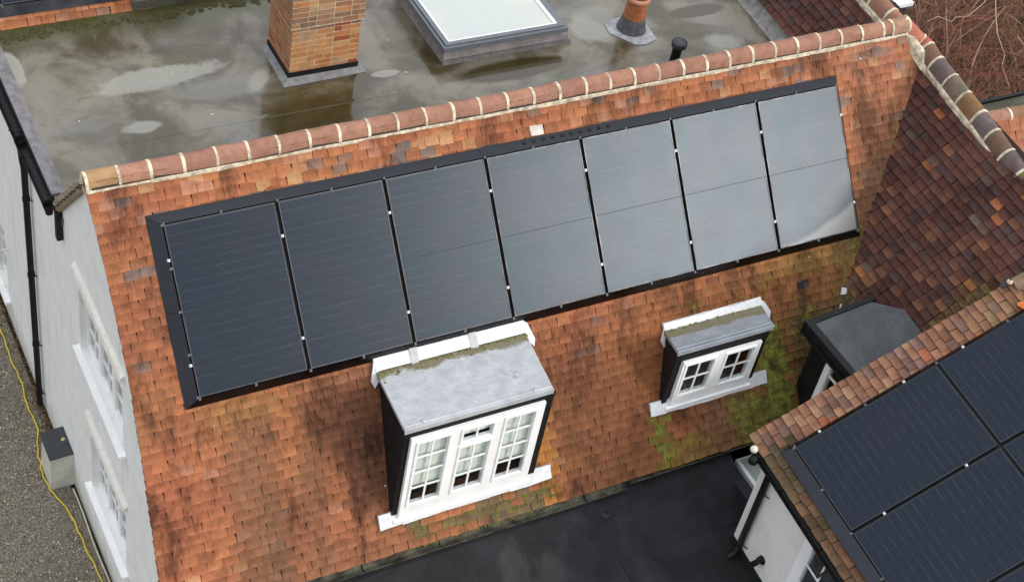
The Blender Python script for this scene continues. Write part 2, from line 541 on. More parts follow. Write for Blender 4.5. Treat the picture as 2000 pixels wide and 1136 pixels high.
def flatroof_material():
    m = NT("wet_flat_roof")
    x, y, z = m.sep()
    wob = m.math('ADD', m.math('SUBTRACT', m.noise(1.7, 8, 0.75), 0.5), m.math('MULTIPLY', m.math('SUBTRACT', m.noise(9, 4, 0.7), 0.5), 0.5))

    def patch(cx, cy, rx, ry, rot=0.0, soft=0.25, wobk=1.1):
        dx = m.math('SUBTRACT', x, cx)
        dy = m.math('SUBTRACT', y, cy)
        c_, s_ = math.cos(rot), math.sin(rot)
        a = m.math('DIVIDE', m.math('ADD', m.math('MULTIPLY', dx, c_), m.math('MULTIPLY', dy, s_)), rx)
        b = m.math('DIVIDE', m.math('SUBTRACT', m.math('MULTIPLY', dy, c_), m.math('MULTIPLY', dx, s_)), ry)
        d = m.math('SQRT', m.math('ADD', m.math('MULTIPLY', a, a), m.math('MULTIPLY', b, b)), 0)
        d = m.math('ADD', d, m.math('MULTIPLY', wob, wobk))
        return m.ramp(d, 1.0 - soft, 1.0, 1.0, 0.0)
    f = m.noise(1.1, 6, 0.62, None, 0.6)
    g = m.noise(0.8, 5, 0.6, m.scaled((1, 1.6, 1)))
    c = m.mix(m.ramp(f, 0.38, 0.62), (0.052, 0.039, 0.016), (0.170, 0.150, 0.112))
    c = m.mix(m.ramp(g, 0.52, 0.70, 0, 0.6), c, (0.125, 0.125, 0.13))
    c = m.mix(m.ramp(m.noise(1.7, 7, 0.75), 0.52, 0.66, 0, 0.7), c, (0.075, 0.068, 0.020))
    edge = m.ramp(m.math('ADD', y, m.math('MULTIPLY', wob, 0.5)), 4.15, 4.6)       # algae under the eaves of the far slope
    c = m.mix(m.math('MULTIPLY', edge, 0.9), c, m.mix(m.noise(9, 4), (0.020, 0.017, 0.006), (0.075, 0.075, 0.020)))
    dry = patch(1.05, 3.42, 0.88, 0.22, 0.08, 0.28)
    for a in ((0.62, 2.62, 0.26, 0.12, 0.0, 0.45), (2.2, 3.1, 0.3, 0.12, 0.9, 0.5), (6.75, 3.05, 0.5, 0.35, 0.6, 0.4),
              (8.3, 2.25, 0.32, 0.2, -0.3, 0.5), (3.7, 2.8, 0.2, 0.07, 0.0, 0.3), (-0.45, 4.0, 0.13, 0.35, 0.0, 0.2)):
        dry = m.math('MAXIMUM', dry, patch(*a))
    wash = patch(1.75, 3.05, 0.85, 0.26, 0.05, 0.5)
    c = m.mix(m.math('MULTIPLY', wash, 0.55), c, (0.17, 0.165, 0.155))
    c = m.mix(m.math('MULTIPLY', dry, 0.85), c, m.mix(m.noise(14, 4), (0.215, 0.21, 0.18), (0.29, 0.28, 0.25)))
    pud_refl = m.math('MAXIMUM', patch(2.55, 2.25, 0.85, 0.62, 0.0, 0.5, 0.5), patch(5.3, 2.45, 0.95, 0.22, 0.0, 0.3, 0.5))
    pud_refl = m.math('MAXIMUM', pud_refl, patch(8.3, 2.95, 0.5, 0.15, 0.0, 0.3, 0.5))
    c = m.mix(m.math('MULTIPLY', pud_refl, 0.9), c, m.mix(m.noise(3, 4), (0.022, 0.013, 0.003), (0.045, 0.036, 0.006)))  # puddles; dark chimney and rooflight reflections are painted into their colour
    c = m.mix(m.ramp(m.noise(150, 2), 0.45, 0.75, 0, 0.3), c, m.mix(1.0, c, (0.5, 0.5, 0.5), 'MULTIPLY'))
    rough = m.mix(m.math('MAXIMUM', dry, 0.0), m.ramp(f, 0.3, 0.7, 0.16, 0.36), (0.75, 0.75, 0.75))
    film_or_glare = m.math('MAXIMUM', pud_refl, patch(3.6, 2.35, 3.6, .85, 0.0, 0.5, 0.9))
    rough = m.mix(film_or_glare, rough, (0.09, 0.09, 0.09))
    h = m.math('MULTIPLY', m.math('ADD', m.noise(5, 4), m.math('MULTIPLY', m.noise(120, 2), 0.15)), m.math('SUBTRACT', 1.0, m.math('MULTIPLY', film_or_glare, 0.85)))
    m.bump(h, 0.12, 0.01)
    return m.done(c, rough, 0.5, None, 1.62)


M_FLAT = flatroof_material()


def felt_material(name, a, b, rough, wet=0.0, grain=120):
    m = NT(name)
    f = m.noise(1.6, 6, 0.65, None, 0.4)
    c = m.mix(m.ramp(f, 0.35, 0.7), a, b)
    c = m.mix(m.ramp(m.noise(grain, 2), 0.45, 0.75, 0, 0.55), c, tuple(q * 2.0 for q in b))
    r = m.ramp(m.noise(0.9, 5, 0.6, m.scaled((1.6, 0.8, 1))), 0.50, 0.60, rough, max(0.1, rough - wet))
    m.bump(m.noise(grain, 2), 0.3, 0.004)
    return m.done(c, r, 0.22)


M_FELT = felt_material("black_felt", (0.010, 0.010, 0.0105), (0.021, 0.022, 0.025), 0.85, 0.30)
M_FELTGREY = felt_material("mineral_felt", (0.050, 0.055, 0.058), (0.085, 0.092, 0.094), 0.8, 0.1, 90)
M_FELTGREEN = felt_material("mossy_felt", (0.05, 0.048, 0.035), (0.10, 0.098, 0.07), 0.8, 0.1, 40)


def ground_material(name, a, b, c3, scale):
    m = NT(name)
    v = m.n("ShaderNodeTexVoronoi")
    m.set(v.inputs["Vector"], m.pos)
    v.inputs["Scale"].default_value = scale
    c = m.mix(v.outputs["Color"], a, b)
    c = m.mix(m.ramp(m.noise(1.2, 5), 0.4, 0.7, 0, 0.7), c, c3)
    m.bump(v.outputs["Distance"], 0.6, 0.02)
    return m.done(c, 0.9, 0.2)


M_GRAVELBED = ground_material("gravel_bed", (0.10, 0.085, 0.065), (0.30, 0.27, 0.22), (0.16, 0.135, 0.10), 60)
M_SOIL = ground_material("leaf_litter", (0.022, 0.014, 0.009), (0.085, 0.048, 0.028), (0.045, 0.048, 0.012), 14)
M_STONE = clay_material("gravel_stone", 0.0)


# ------------------------------------------------------------------ tiles
def tile_verts(kind, w=0.158, L=0.17, t=0.011):
    r = random.Random(100 + kind)
    nx, ny = 2, 2
    vs, fs = [], []
    j = lambda a: r.uniform(-a, a)
    cam_ = 0.004
    for iy in range(ny + 1):
        for ix in range(nx + 1):
            x = (ix / nx - 0.5) * w + (j(0.002) if iy == 0 else 0)
            y = iy / ny * L + (j(0.0035) if iy == 0 else 0)
            if iy == 0 and ix in (0, nx):
                y += 0.004
            zz = t + cam_ * (1 - (2 * iy / ny - 1) ** 2) - (0.0015 if iy == 0 else 0) + j(0.0008)
            vs.append((x, y, zz))
    for iy in range(ny):
        for ix in range(nx):
            a = iy * (nx + 1) + ix
            fs.append((a, a + 1, a + nx + 2, a + nx + 1))
    b = len(vs)
    for ix in range(nx + 1):
        q = vs[ix]
        vs.append((q[0], q[1] + 0.002, 0.0))
    for ix in range(nx):
        fs.append((ix, b + ix, b + ix + 1, ix + 1))
    for side in (0, nx):
        c = len(vs)
        ids = [iy * (nx + 1) + side for iy in range(ny + 1)]
        for i in ids:
            q = vs[i]
            vs.append((q[0], q[1], q[2] - t))
        for k in range(ny):
            f = (ids[k], ids[k + 1], c + k + 1, c + k)
            fs.append(f if side == 0 else f[::-1])
    return vs, fs


TILES = [tile_verts(k) for k in range(4)]


WORN = 1.35                                   # the arris at the tail of a tile is rubbed pale


def white_attr(me, tail=False):
    a = me.color_attributes.new("tint", 'FLOAT_COLOR', 'POINT')
    c = np.ones((len(me.vertices), 4), dtype=np.float32)
    if tail:
        c[:3, :3] = WORN
    a.data.foreach_set("color", c.ravel())


def tile_mesh(k, mat):
    me = bpy.data.meshes.new("roof_tile")
    me.from_pydata(TILES[k][0], [], TILES[k][1])
    me.materials.append(mat)
    white_attr(me, True)
    me.update()
    return me


TILE_ME = {m.name: [tile_mesh(k, m) for k in range(4)] for m in (M_TILE, M_TILE_OLD)}
CAM_INV = cam.matrix_world.inverted()


def in_frame(p, m=0.0):
    q = CAM_INV @ p
    if q.z >= 0:
        return None
    x = 3154.35 * q.x / -q.z / 1000.0
    y = 3154.35 * q.y / -q.z / 568.0
    return -q.z if abs(x) < 1 + m and abs(y) < 1 + m else None


def tile_field(parent, fr, rows, gauge, w_first, urange, keep, colour, n_single, off=TILE_OFF, seed=1, pitch=0.165, lift=1.0, mat=None):
    """rows of plain tiles from w_first (tail of the lowest course) upwards; the nearest ones in view are single pieces"""
    r = random.Random(seed)
    mat = mat or M_TILE_OLD
    lf = lift if callable(lift) else (lambda u, w: lift)
    items = []
    for k in range(rows):
        wt = w_first + k * gauge
        u0, u1 = urange(wt)
        u = u0 + (pitch * 0.5 if k % 2 == 0 else pitch) + 0.0
        if k % 2 == 1 and r.random() < 0.5:
            items.append((u0 + pitch * 0.27, wt, 0.5)) if keep(u0 + pitch * 0.27, wt + gauge / 2) else None
        elif k % 2 == 1:
            items.append((u0 + pitch * 0.25, wt, 0.5)) if keep(u0 + pitch * 0.25, wt + gauge / 2) else None
        row_j = r.uniform(-0.004, 0.004)
        while u < u1:
            if keep(u, wt + gauge / 2):
                items.append((u + r.uniform(-0.004, 0.004), wt + row_j + r.uniform(-0.005, 0.005) - (r.uniform(.008, .022) if r.random() < .035 else 0), 1.0))
            u += pitch
    out = []
    for (u, w, sx) in items:
        sag = 0.012 * mnoise.noise(Vector((u * 0.6, w * 0.7, seed * 3.1)))
        p = fr.pt(u, w, off - 0.030 + sag)
        M = fr.mat()
        M.translation = p
        M = M @ Matrix.Rotation(r.uniform(-0.022, 0.022), 4, 'Z') @ Matrix.Rotation(r.uniform(-0.02, 0.02), 4, 'Y') @ \
            Matrix.Translation((0, 0, 0.018 * lf(u, w) + r.uniform(-0.002, 0.003))) @ Matrix.Rotation(-R(5.6) * lf(u, w) + r.uniform(-0.014, 0.010), 4, 'X')
        if sx != 1.0:
            M = M @ Matrix.Diagonal((sx, 1, 1, 1))
        d = in_frame(p)
        out.append((d if d is not None else 1e9, M, colour(u, w, r), r.randrange(4)))
    order = sorted(range(len(out)), key=lambda i: out[i][0])
    single = set(i for i in order[:n_single] if out[i][0] < 1e8)
    Vs, Fs, Cs, b = [], [], [], 0
    base = [(np.array(v), np.array([f for f in fs])) for v, fs in TILES]
    for i, (d, M, c, k) in enumerate(out):
        if i in single:
            o = link("roof_tile", TILE_ME[mat.name][k], parent, matrix=M)
            o.color = c
            continue
        A = np.array(M)
        v = base[k][0] @ A[:3, :3].T + A[:3, 3]
        Vs.append(v)
        Fs.append(base[k][1] + b)
        cc = np.tile(np.array(c, dtype=np.float32), (len(v), 1))
        cc[:3, :3] *= WORN
        Cs.append(cc)
        b += len(v)
    if Vs:
        Vs, Fs, Cs = np.concatenate(Vs), np.concatenate(Fs), np.concatenate(Cs)
        me = bpy.data.meshes.new("tile_courses")
        me.from_pydata(Vs.tolist(), [], Fs.tolist())
        me.materials.append(mat)
        a = me.color_attributes.new("tint", 'FLOAT_COLOR', 'POINT')
        a.data.foreach_set("color", Cs.ravel())
        me.update()
        link("tile_courses", me, parent, kind="stuff")


def lerp3(a, b, t):
    t = max(0.0, min(1.0, t))
    return tuple(x + (y - x) * t for x, y in zip(a, b))


ORANGE, RED, PINK, BROWN, DARK, BUFF, GREY, OCHRE = ((.325, .126, .055), (.270, .092, .047), (.35, .17, .108), (.150, .064, .033),
                                                    (.07, .045, .035), (.40, .225, .11), (.145, .118, .105), (.26, .15, .045))


def nz(u, w, s, z=0.0):
    return mnoise.noise(Vector((u * s, w * s, z)))


def bumpf(x, a, b, soft):
    """1 inside [a, b] with soft shoulders"""
    return max(0.0, min(1.0, (x - a) / soft + 0.5)) * max(0.0, min(1.0, (b - x) / soft + 0.5))


def main_colour(u, w, r):
    v = -w
    c = lerp3(ORANGE, RED, 0.5 + 0.9 * nz(u, v, 1.3, 2.0) + r.uniform(-0.25, 0.25))
    q = r.random()
    varied = 0.26 if v < 0.0 else (0.16 if u > 7.6 else 0.03)
    if q < varied * 0.35: c = lerp3(c, GREY, r.uniform(0.5, 0.95))
    elif q < varied * 0.6: c = lerp3(c, BUFF, r.uniform(0.4, 0.9))
    elif q < varied * 1.0: c = lerp3(c, PINK, r.uniform(0.4, 0.9))
    elif q < varied * 1.0 + 0.08: c = lerp3(c, BROWN, r.uniform(0.2, 0.6))
    dirt = 0.5 + 0.9 * nz(u, v * 0.6, 0.9, 7.0) + 0.5 * nz(u, v, 2.2, 8.0)
    c = lerp3(c, (.15, .072, .04), max(0.0, min(0.5, dirt - 0.35)) * (0.35 + 0.65 * bumpf(v, 1.9, 5, 0.5)))
    c = lerp3(c, PINK, 0.25 * bumpf(u, 8.3, 9.6, 0.5) * bumpf(v, -0.4, 1.5, 0.5))
    # weathering runs and darker zones of the old tiles, with a place and a shape of their own
    streak = bumpf(nz(u, v * 0.12, 2.6, 5.0), 0.05, 1.0, 0.25) * bumpf(v, 1.9, 4.2, 0.5)
    zone = bumpf(u, 0.05, 1.25, 0.3) + 0.7 * bumpf(u, 1.3, 1.95, 0.3)
    c = lerp3(c, BROWN, 0.8 * streak * min(1, zone))
    c = lerp3(c, (.14, .078, .046), 0.6 * bumpf(u + 0.10 * nz(v, 3, 2.0), 0.15, 0.6, 0.2) * bumpf(v, 2.1, 4.2, 0.5))
    c = lerp3(c, (.15, .085, .05), 0.45 * bumpf(u + 0.10 * nz(v, 5, 2.0), 0.78, 1.1, 0.2) * bumpf(v, 2.7, 4.2, 0.5))
    c = lerp3(c, (.135, .056, .026), 0.85 * bumpf(u, 3.75, 5.2, 0.3) * bumpf(v, 2.3, 4.2, 0.6))
    c = lerp3(c, (.34, .15, .035), 0.7 * bumpf(u, 3.5, 3.75, 0.1) * bumpf(v, 2.3, 4.2, 0.4))
    c = lerp3(c, (.11, .05, .03), 0.75 * bumpf(u, 1.3, 1.9, 0.3) * bumpf(v, 2.0, 3.4, 0.4))  # darker band beside the left cheek of the large dormer
    c = lerp3(c, (.20, .074, .028), 0.75 * bumpf(u, 4.8, 9.0, 0.8) * bumpf(v, 2.0, 4.2, 0.6))
    c = lerp3(c, OCHRE, 0.65 * bumpf(u, 6.9, 8.4, 0.4) * bumpf(v, 1.85, 2.15, 0.15))
    c = lerp3(c, OCHRE, 0.4 * bumpf(u, 0.0, 0.9, 0.3) * bumpf(v, 1.85, 2.2, 0.2))
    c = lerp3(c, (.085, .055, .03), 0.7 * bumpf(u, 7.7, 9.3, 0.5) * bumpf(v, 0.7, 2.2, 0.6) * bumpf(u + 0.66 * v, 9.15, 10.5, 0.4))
    k = 1.0 + r.uniform(-0.09, 0.09)
    wob = 0.10 * nz(u, v, 2.0, 11)
    moss = 0.0
    moss = max(moss, 1.15 * bumpf(u + wob, 6.55, 6.95, 0.2) * bumpf(v, 2.55, 4.2, 0.4))
    moss = max(moss, 0.72 * bumpf(u + wob, 6.0, 6.9, 0.3) * bumpf(v + wob, 3.32, 4.2, 0.25))
    moss = max(moss, 0.40 * bumpf(u, 6.95, 8.0, 0.3) * bumpf(v, 2.45, 3.8, 0.3))
    moss = max(moss, 0.72 * bumpf(u + wob, 5.02, 5.25, 0.15) * bumpf(v, 3.2, 4.2, 0.25))
    moss = max(moss, 0.55 * bumpf(u, 5.0, 5.8, 0.25) * bumpf(v, 3.62, 4.2, 0.15))
    moss = max(moss, 0.42 * bumpf(u, 7.5, 8.6, 0.4) * bumpf(v, 1.7, 2.7, 0.4) * bumpf(u + 0.66 * v, 9.2, 10.5, 0.4))
    moss = max(moss, 0.25 * bumpf(u, 5.4, 8.4, 0.4) * bumpf(v, 1.85, 4, 0.3))
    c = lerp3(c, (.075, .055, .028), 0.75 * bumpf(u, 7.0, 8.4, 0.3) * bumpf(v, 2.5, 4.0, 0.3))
    c = lerp3(c, (.10, .06, .04), 0.5 * bumpf(u, 5.6, 6.5, 0.3) * bumpf(v, 3.2, 4.2, 0.2))
    if bumpf(u, 1.9, 3.6, 0.3) * bumpf(v, 3.6, 4.2, 0.1) > 0.5 and r.random() < 0.5:
        moss = max(moss, 0.42)
        c = lerp3(c, (.10, .08, .055), 0.75)
    moss += r.uniform(-0.10, 0.06)
    if abs(u - 4.18) < 0.085 and abs(v + 0.10) < 0.06:
        c, k = (0.55, 0.50, 0.44), 1.0
    if abs(u - 7.35) < 0.085 and abs(v - 2.24) < 0.05:
        c, k, moss = (0.045, 0.042, 0.048), 1.0, 0
    return tuple(min(1, x * k) for x in c) + (1.0 - max(0, min(1, moss)),)


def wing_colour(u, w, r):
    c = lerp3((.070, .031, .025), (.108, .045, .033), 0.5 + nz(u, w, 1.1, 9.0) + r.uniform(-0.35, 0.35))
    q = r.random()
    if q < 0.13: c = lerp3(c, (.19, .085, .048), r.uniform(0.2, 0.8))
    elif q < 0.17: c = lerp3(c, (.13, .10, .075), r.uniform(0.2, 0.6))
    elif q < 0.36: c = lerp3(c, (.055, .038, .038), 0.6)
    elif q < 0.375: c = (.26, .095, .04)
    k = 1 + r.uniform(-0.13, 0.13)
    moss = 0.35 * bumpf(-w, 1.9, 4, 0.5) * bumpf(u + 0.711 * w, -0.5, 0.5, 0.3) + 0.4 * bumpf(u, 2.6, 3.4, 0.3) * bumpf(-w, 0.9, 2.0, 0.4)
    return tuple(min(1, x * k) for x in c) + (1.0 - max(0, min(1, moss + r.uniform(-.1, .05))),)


def ext_colour(u, w, r):
    c = lerp3((.20, .098, .064), (.275, .130, .076), r.random())
    q = r.random()
    if q < 0.15: c = lerp3(c, (.15, .10, .09), 0.6)
    elif q < 0.30: c = lerp3(c, (.30, .19, .11), 0.6)
    elif q < 0.34: c = lerp3(c, (.36, .12, .06), 0.9)
    moss = 0.0
    if w < -0.02 and u > -0.2:
        c = lerp3(c, lerp3((.13, .065, .036), (.06, .055, .03), 0.5 + 1.2 * nz(u, w, 2.5, 6)), 0.93)
        moss = 0.08 + 0.35 * nz(u, w, 1.6, 4)
    if w > 2.2:
        moss = 0.3
    k = 1 + r.uniform(-0.2, 0.2)
    return tuple(min(1, x * k) for x in c) + (1.0 - max(0, min(1, moss)),)


# ------------------------------------------------------------------ the setting
MB().add([(-400, -400, -5.56), (400, -400, -5.56), (400, 400, -5.56), (-400, 400, -5.56)], [(0, 1, 2, 3)]).build("ground", M_SOIL, kind="structure")
MB().box((-14, -14, -5.555), (-0.66, 14, -5.50)).build("gravel_drive", M_GRAVELBED, kind="structure")


def gravel():
    n = 15000
    x = rng.uniform(-2.9, -0.70, n)
    y = rng.uniform(-0.9, 5.4, n)
    ok = np.ones(n, bool)
    oct_v = np.array([(1, 0, 0), (-1, 0, 0), (0, 1, 0), (0, -1, 0), (0, 0, 1), (0, 0, -1)], float)
    oct_f = np.array([(0, 2, 4), (2, 1, 4), (1, 3, 4), (3, 0, 4), (2, 0, 5), (1, 2, 5), (3, 1, 5), (0, 3, 5)])
    s = rng.uniform(0.007, 0.017, (n, 1, 1)) * rng.uniform(0.6, 1.25, (n, 6, 1))
    a = rng.uniform(0, 6.28, n)
    ca, sa = np.cos(a), np.sin(a)
    v = oct_v[None] * s
    vx = v[..., 0] * ca[:, None] - v[..., 1] * sa[:, None] + x[:, None]
    vy = v[..., 0] * sa[:, None] + v[..., 1] * ca[:, None] + y[:, None]
    vz = v[..., 2] * 0.8 + -5.495 + rng.uniform(0, 0.008, n)[:, None]
    vs = np.stack([vx, vy, vz], -1).reshape(-1, 3)
    fs = (oct_f[None] + (np.arange(n) * 6)[:, None, None]).reshape(-1, 3)
    me = bpy.data.meshes.new("gravel")
    me.from_pydata(vs.tolist(), [], fs.tolist())
    me.materials.append(M_STONE)
    pal = np.array([(.34, .30, .235, 1), (.27, .23, .17, 1), (.20, .17, .125, 1), (.44, .40, .33, 1), (.13, .105, .075, 1), (.30, .245, .155, 1)], np.float32)
    c = pal[rng.integers(0, 6, n)] * np.concatenate([rng.uniform(.95, 1.5, (n, 1)).repeat(3, 1), np.ones((n, 1))], 1)
    at = me.color_attributes.new("tint", 'FLOAT_COLOR', 'POINT')
    at.data.foreach_set("color", np.repeat(c, 6, 0).astype(np.float32).ravel())
    me.update()
    link("gravel", me, None, label="loose brown and grey gravel beside the white gable wall", cat="gravel", kind="stuff")


gravel()

# ------------------------------------------------------------------ the house
house = thing("house", (4.4, 1.0, -5.5), "old house with orange clay tile roof, white gable wall and two dormers", "house")


def wall_with_holes(mb, cols, tops, z0, holes, xo, xi, mi=0):
    """vertical wall in the plane x = xo; cols: y breakpoints ascending; tops: z at each breakpoint; holes: (ya, yb, za, zb)"""
    ys = sorted(set(cols) | {h for q in holes for h in q[:2]})
    top = lambda y: float(np.interp(y, cols, tops))
    for a, b in zip(ys[:-1], ys[1:]):
        zs = [(z0, z0)]
        for ha, hb, za, zb in sorted(holes, key=lambda h: h[2]):
            if ha <= a + 1e-6 and hb >= b - 1e-6:
                zs += [(za, za), (zb, zb)]
        zs.append((top(a), top(b)))
        for k in range(0, len(zs), 2):
            lo, hi = zs[k], zs[k + 1]
            mb.add([(xo, b, lo[1]), (xo, a, lo[0]), (xo, a, hi[0]), (xo, b, hi[1])], [(0, 1, 2, 3)], mi)
    for ha, hb, za, zb in holes:
        mb.add([(xo, ha, za), (xo, hb, za), (xo, hb, zb), (xo, ha, zb), (xi, ha, za), (xi, hb, za), (xi, hb, zb), (xi, ha, zb)],
               [(0, 4, 5, 1), (1, 5, 6, 2), (2, 6, 7, 3), (3, 7, 4, 0)], mi)


XG = -0.60
GW = [(-0.58, 0.93, -2.50, -1.34), (-0.62, 0.66, -4.58, -3.38), (4.45, 5.6, -5.10, -3.9)]
mb = MB()
z_at = lambda y, o=-0.155: (-(-y + 0) * 0 + ((y + o * sp) / cp) * sp + o * cp)
wall_with_holes(mb, [-2.40, 0.475, 1.74, 9.0], [z_at(-2.40), z_at(0.475), -1.06, -1.06], -5.55, GW, XG, XG + 0.16)
gable = mb.build("gable_wall", M_RENDER, house)
# body behind the render: closes the house for light and for other views
mb = MB()
mb.prism([(XG + 0.17, -2.40, -5.55), (XG + 0.17, -2.40, z_at(-2.40, -.2)), (XG + 0.17, 0.475, z_at(0.475, -.2) - 0.02), (XG + 0.17, 1.70, -1.10), (XG + 0.17, 9.0, -1.10), (XG + 0.17, 9.0, -5.55)], (9.3, 0, 0))
mb.build("inner_walls", M_ROOM, house)


def glazing(parent, M, W, H, lights, depth=0.07, frame=0.05, sill=True, mat=None, blind=None, bar=0.02):
    """window in the local frame M (x across, y up, z outward): frame, bars, panes, curtain"""
    mat = mat or M_WHITE
    mb = MB()
    xs = sorted({0.0, W} | {l[0] for l in lights} | {l[1] for l in lights})
    # solid white field with an opening for every light
    for l in lights:
        x0, x1, y0, y1, nc, nr = l[:6]
    cols = sorted({0.0, W} | {q for l in lights for q in l[:2]})
    for a, b in zip(cols[:-1], cols[1:]):
        hs = sorted([(l[2], l[3]) for l in lights if l[0] <= a + 1e-6 and l[1] >= b - 1e-6])
        y = 0.0
        for h0, h1 in hs + [(H, H)]:
            if h0 - y > 1e-6:
                mb.box((a, y, 0), (b, h0, depth), 0, M)
            y = h1
    fr = mb.build("window_frame", mat, parent)
    for l in lights:
        x0, x1, y0, y1, nc, nr = l[:6]
        s = MB()
        e = 0.016                                   # raised sash edge round the light
        for q in (((x0 - .03, y0 - .03, depth), (x1 + .03, y0 - .004, depth + e)), ((x0 - .03, y1 + .004, depth), (x1 + .03, y1 + .03, depth + e)),
                  ((x0 - .03, y0 - .004, depth), (x0 - .004, y1 + .004, depth + e)), ((x1 + .004, y0 - .004, depth), (x1 + .03, y1 + .004, depth + e))):
            s.box(*q, 0, M)
        s.build("sash", mat, parent)
        cw, ch = (x1 - x0) / nc, (y1 - y0) / nr
        g = MB()
        for i in range(1, nc):
            g.box((x0 + i * cw - bar / 2, y0, 0.03), (x0 + i * cw + bar / 2, y1, depth - 0.006), 0, M)
        for j in range(1, nr):
            for i in range(nc):
                g.box((x0 + i * cw + (bar / 2 if i else 0), y0 + j * ch - bar / 2, 0.031), (x0 + (i + 1) * cw - (bar / 2 if i < nc - 1 else 0), y0 + j * ch + bar / 2, depth - 0.007), 0, M)
        if g.v:
            g.build("glazing_bar", mat, parent)
        for i in range(nc):
            for j in range(nr):
                MB().box((x0 + i * cw + .002, y0 + j * ch + .002, 0.034), (x0 + (i + 1) * cw - .002, y0 + (j + 1) * ch - .002, 0.040), 0, M).build("pane", M_GLASS, parent)
        if blind:
            yb = y0 + blind * (y1 - y0)
            MB().box((x0 - .02, yb, -0.012), (x1 + .02, y1 + .02, -0.008), 0, M).build("curtain", M_BLIND, parent)
    return fr


for k, (ya, yb, za, zb) in enumerate(GW):
    M = Matrix(((0, 0, -1, XG + 0.14), (-1, 0, 0, yb), (0, 1, 0, za), (0, 0, 0, 1)))
    W, H = yb - ya, zb - za
    win = MB().box((-0.02, -0.02, -0.03), (W + .02, H + .02, -0.02), 0, M).build("gable_window", M_ROOM, house)
    n = 3 if k < 2 else 2
    lw = (W - 0.06) / n
    glazing(win, M, W, H, [(0.06 + i * lw, i * lw + lw - 0.03, 0.09, H - 0.07, 2, 4) for i in range(n)], 0.06)
    MB().box((-0.08, -0.050, 0.0), (W + 0.08, -0.003, 0.215), 0, M).build("sill", M_WHITE, win)
    if k < 2:
        MB().hexa([(-0.09, H + .004, .11), (W + .09, H + .004, .11), (W + .09, H + .004, .20), (-0.09, H + .004, .20),
                   (-0.09, H + .10, .11), (W + .09, H + .10, .11), (W + .09, H + .06, .185), (-0.09, H + .06, .185)], 0, M).build("drip_moulding", M_CREAM, win)

# main roof
deck = MB()
VERGE = ([-4.0, -3.42, -2.52, -1.70, -0.99, -0.33, 0.40, 0.62], [-0.775, -0.737, -0.673, -0.628, -0.612, -0.622, -0.645, -0.645])
verge_u = lambda w: float(np.interp(w, *VERGE))
eave_v = lambda u: float(np.interp(u, [0, 4.4, 5.2, 6.0], [3.865, 3.865, 3.82, 3.80]))
DK = TILE_OFF - 0.045
poly = [F_MAIN.pt(u, w, DK) for u, w in [(-0.60, 0.60), (-0.60, -1.7), (-0.70, -3.84), (4.4, -3.84), (6.9, -3.77), (7.2, -3.55), (9.55, 0.05), (9.55, 0.60)]]
main_roof = deck.prism(poly, F_MAIN.ez * -0.03).build("main_roof", M_DECK, house)

D1 = dict(x0=1.745, x1=3.43, y=-2.20, zt=-1.285, xl=1.89, xr=3.66, xe=-.03)
D2 = dict(x0=5.165, x1=6.40, y=-1.98, zt=-1.555, xl=5.38, xr=6.73, xe=.03)


def main_keep(u, w):
    v = -w
    if -0.07 < u < 8.17 and -0.02 < v < 1.755:
        return False
    if u + 0.662 * v > 9.60:
        return False
    if u > 9.36 + (0.10 if v < -0.3 else 0.5 * (v + 0.42)):
        return False
    for d, va, vb in ((D1, 1.98, 3.36), (D2, 2.33, 3.05)):
        t = (v - va) / (vb - va)
        if .04 < t < .98 and d['xl'] + .05 + (d['x0'] - d['xl'] - .05) * t + .10 < u < d['xr'] - .1 + (d['x1'] - d['xr'] + .1) * t - .12:
            return False
    if v > eave_v(u) + 0.04:
        return False
    return True


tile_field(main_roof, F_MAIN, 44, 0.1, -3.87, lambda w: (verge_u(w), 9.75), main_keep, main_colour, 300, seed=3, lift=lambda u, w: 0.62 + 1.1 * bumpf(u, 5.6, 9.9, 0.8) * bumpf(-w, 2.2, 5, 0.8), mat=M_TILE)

# moss cushions seated along the tile tails where the roof stays damp
def cushions(name, spots, mat, parent):
    mb = MB()
    for p, n_, r_ in spots:
        z = Vector(n_)
        x = z.orthogonal().normalized()
        y = z.cross(x)
        a0 = random.uniform(0, 6.28)
        k = [random.uniform(.7, 1.3) for _ in range(6)]
        ring = lambda q, h: [p + (x * math.cos(a0 + i * 1.047) + y * math.sin(a0 + i * 1.047)) * (r_ * q * k[i]) + z * (r_ * h) for i in range(6)]
        v = ring(1, -.1) + ring(.75, .35) + [p + z * (r_ * .52)]
        mb.add(v, [(i, (i + 1) % 6, 6 + (i + 1) % 6, 6 + i) for i in range(6)] + [(6 + i, 6 + (i + 1) % 6, 12) for i in range(6)], 0, True)
    return mb.build(name, mat, parent, kind="stuff")


M_CUSHION = NT("moss_cushion")
_f = M_CUSHION.noise(5, 6, .7)
_g = M_CUSHION.noise(120, 3, .7)
M_CUSHION.bump(_g, .8, .01)
M_CUSHION = M_CUSHION.done(M_CUSHION.mix(M_CUSHION.ramp(_g, .35, .65), M_CUSHION.mix(M_CUSHION.ramp(_f, .35, .65), (.040, .042, .012), (.10, .115, .018)), (.155, .165, .035)), .95, .1)
spots = []
mr_ = random.Random(77)
while len(spots) < 700:
    u, v = mr_.uniform(4.9, 8.9), mr_.uniform(1.8, 3.86)
    if not main_keep(u, -v):
        continue
    mo = 1 - main_colour(u, -v, mr_)[3]
    if mr_.random() > mo * mo:
        continue
    row = round((3.87 - v) / .1)
    spots.append((F_MAIN.pt(u, -3.87 + row * .1 + mr_.uniform(-.018, .006), TILE_OFF - .004 - mr_.uniform(0, .012)), F_MAIN.ez, mr_.uniform(.005, .015)))
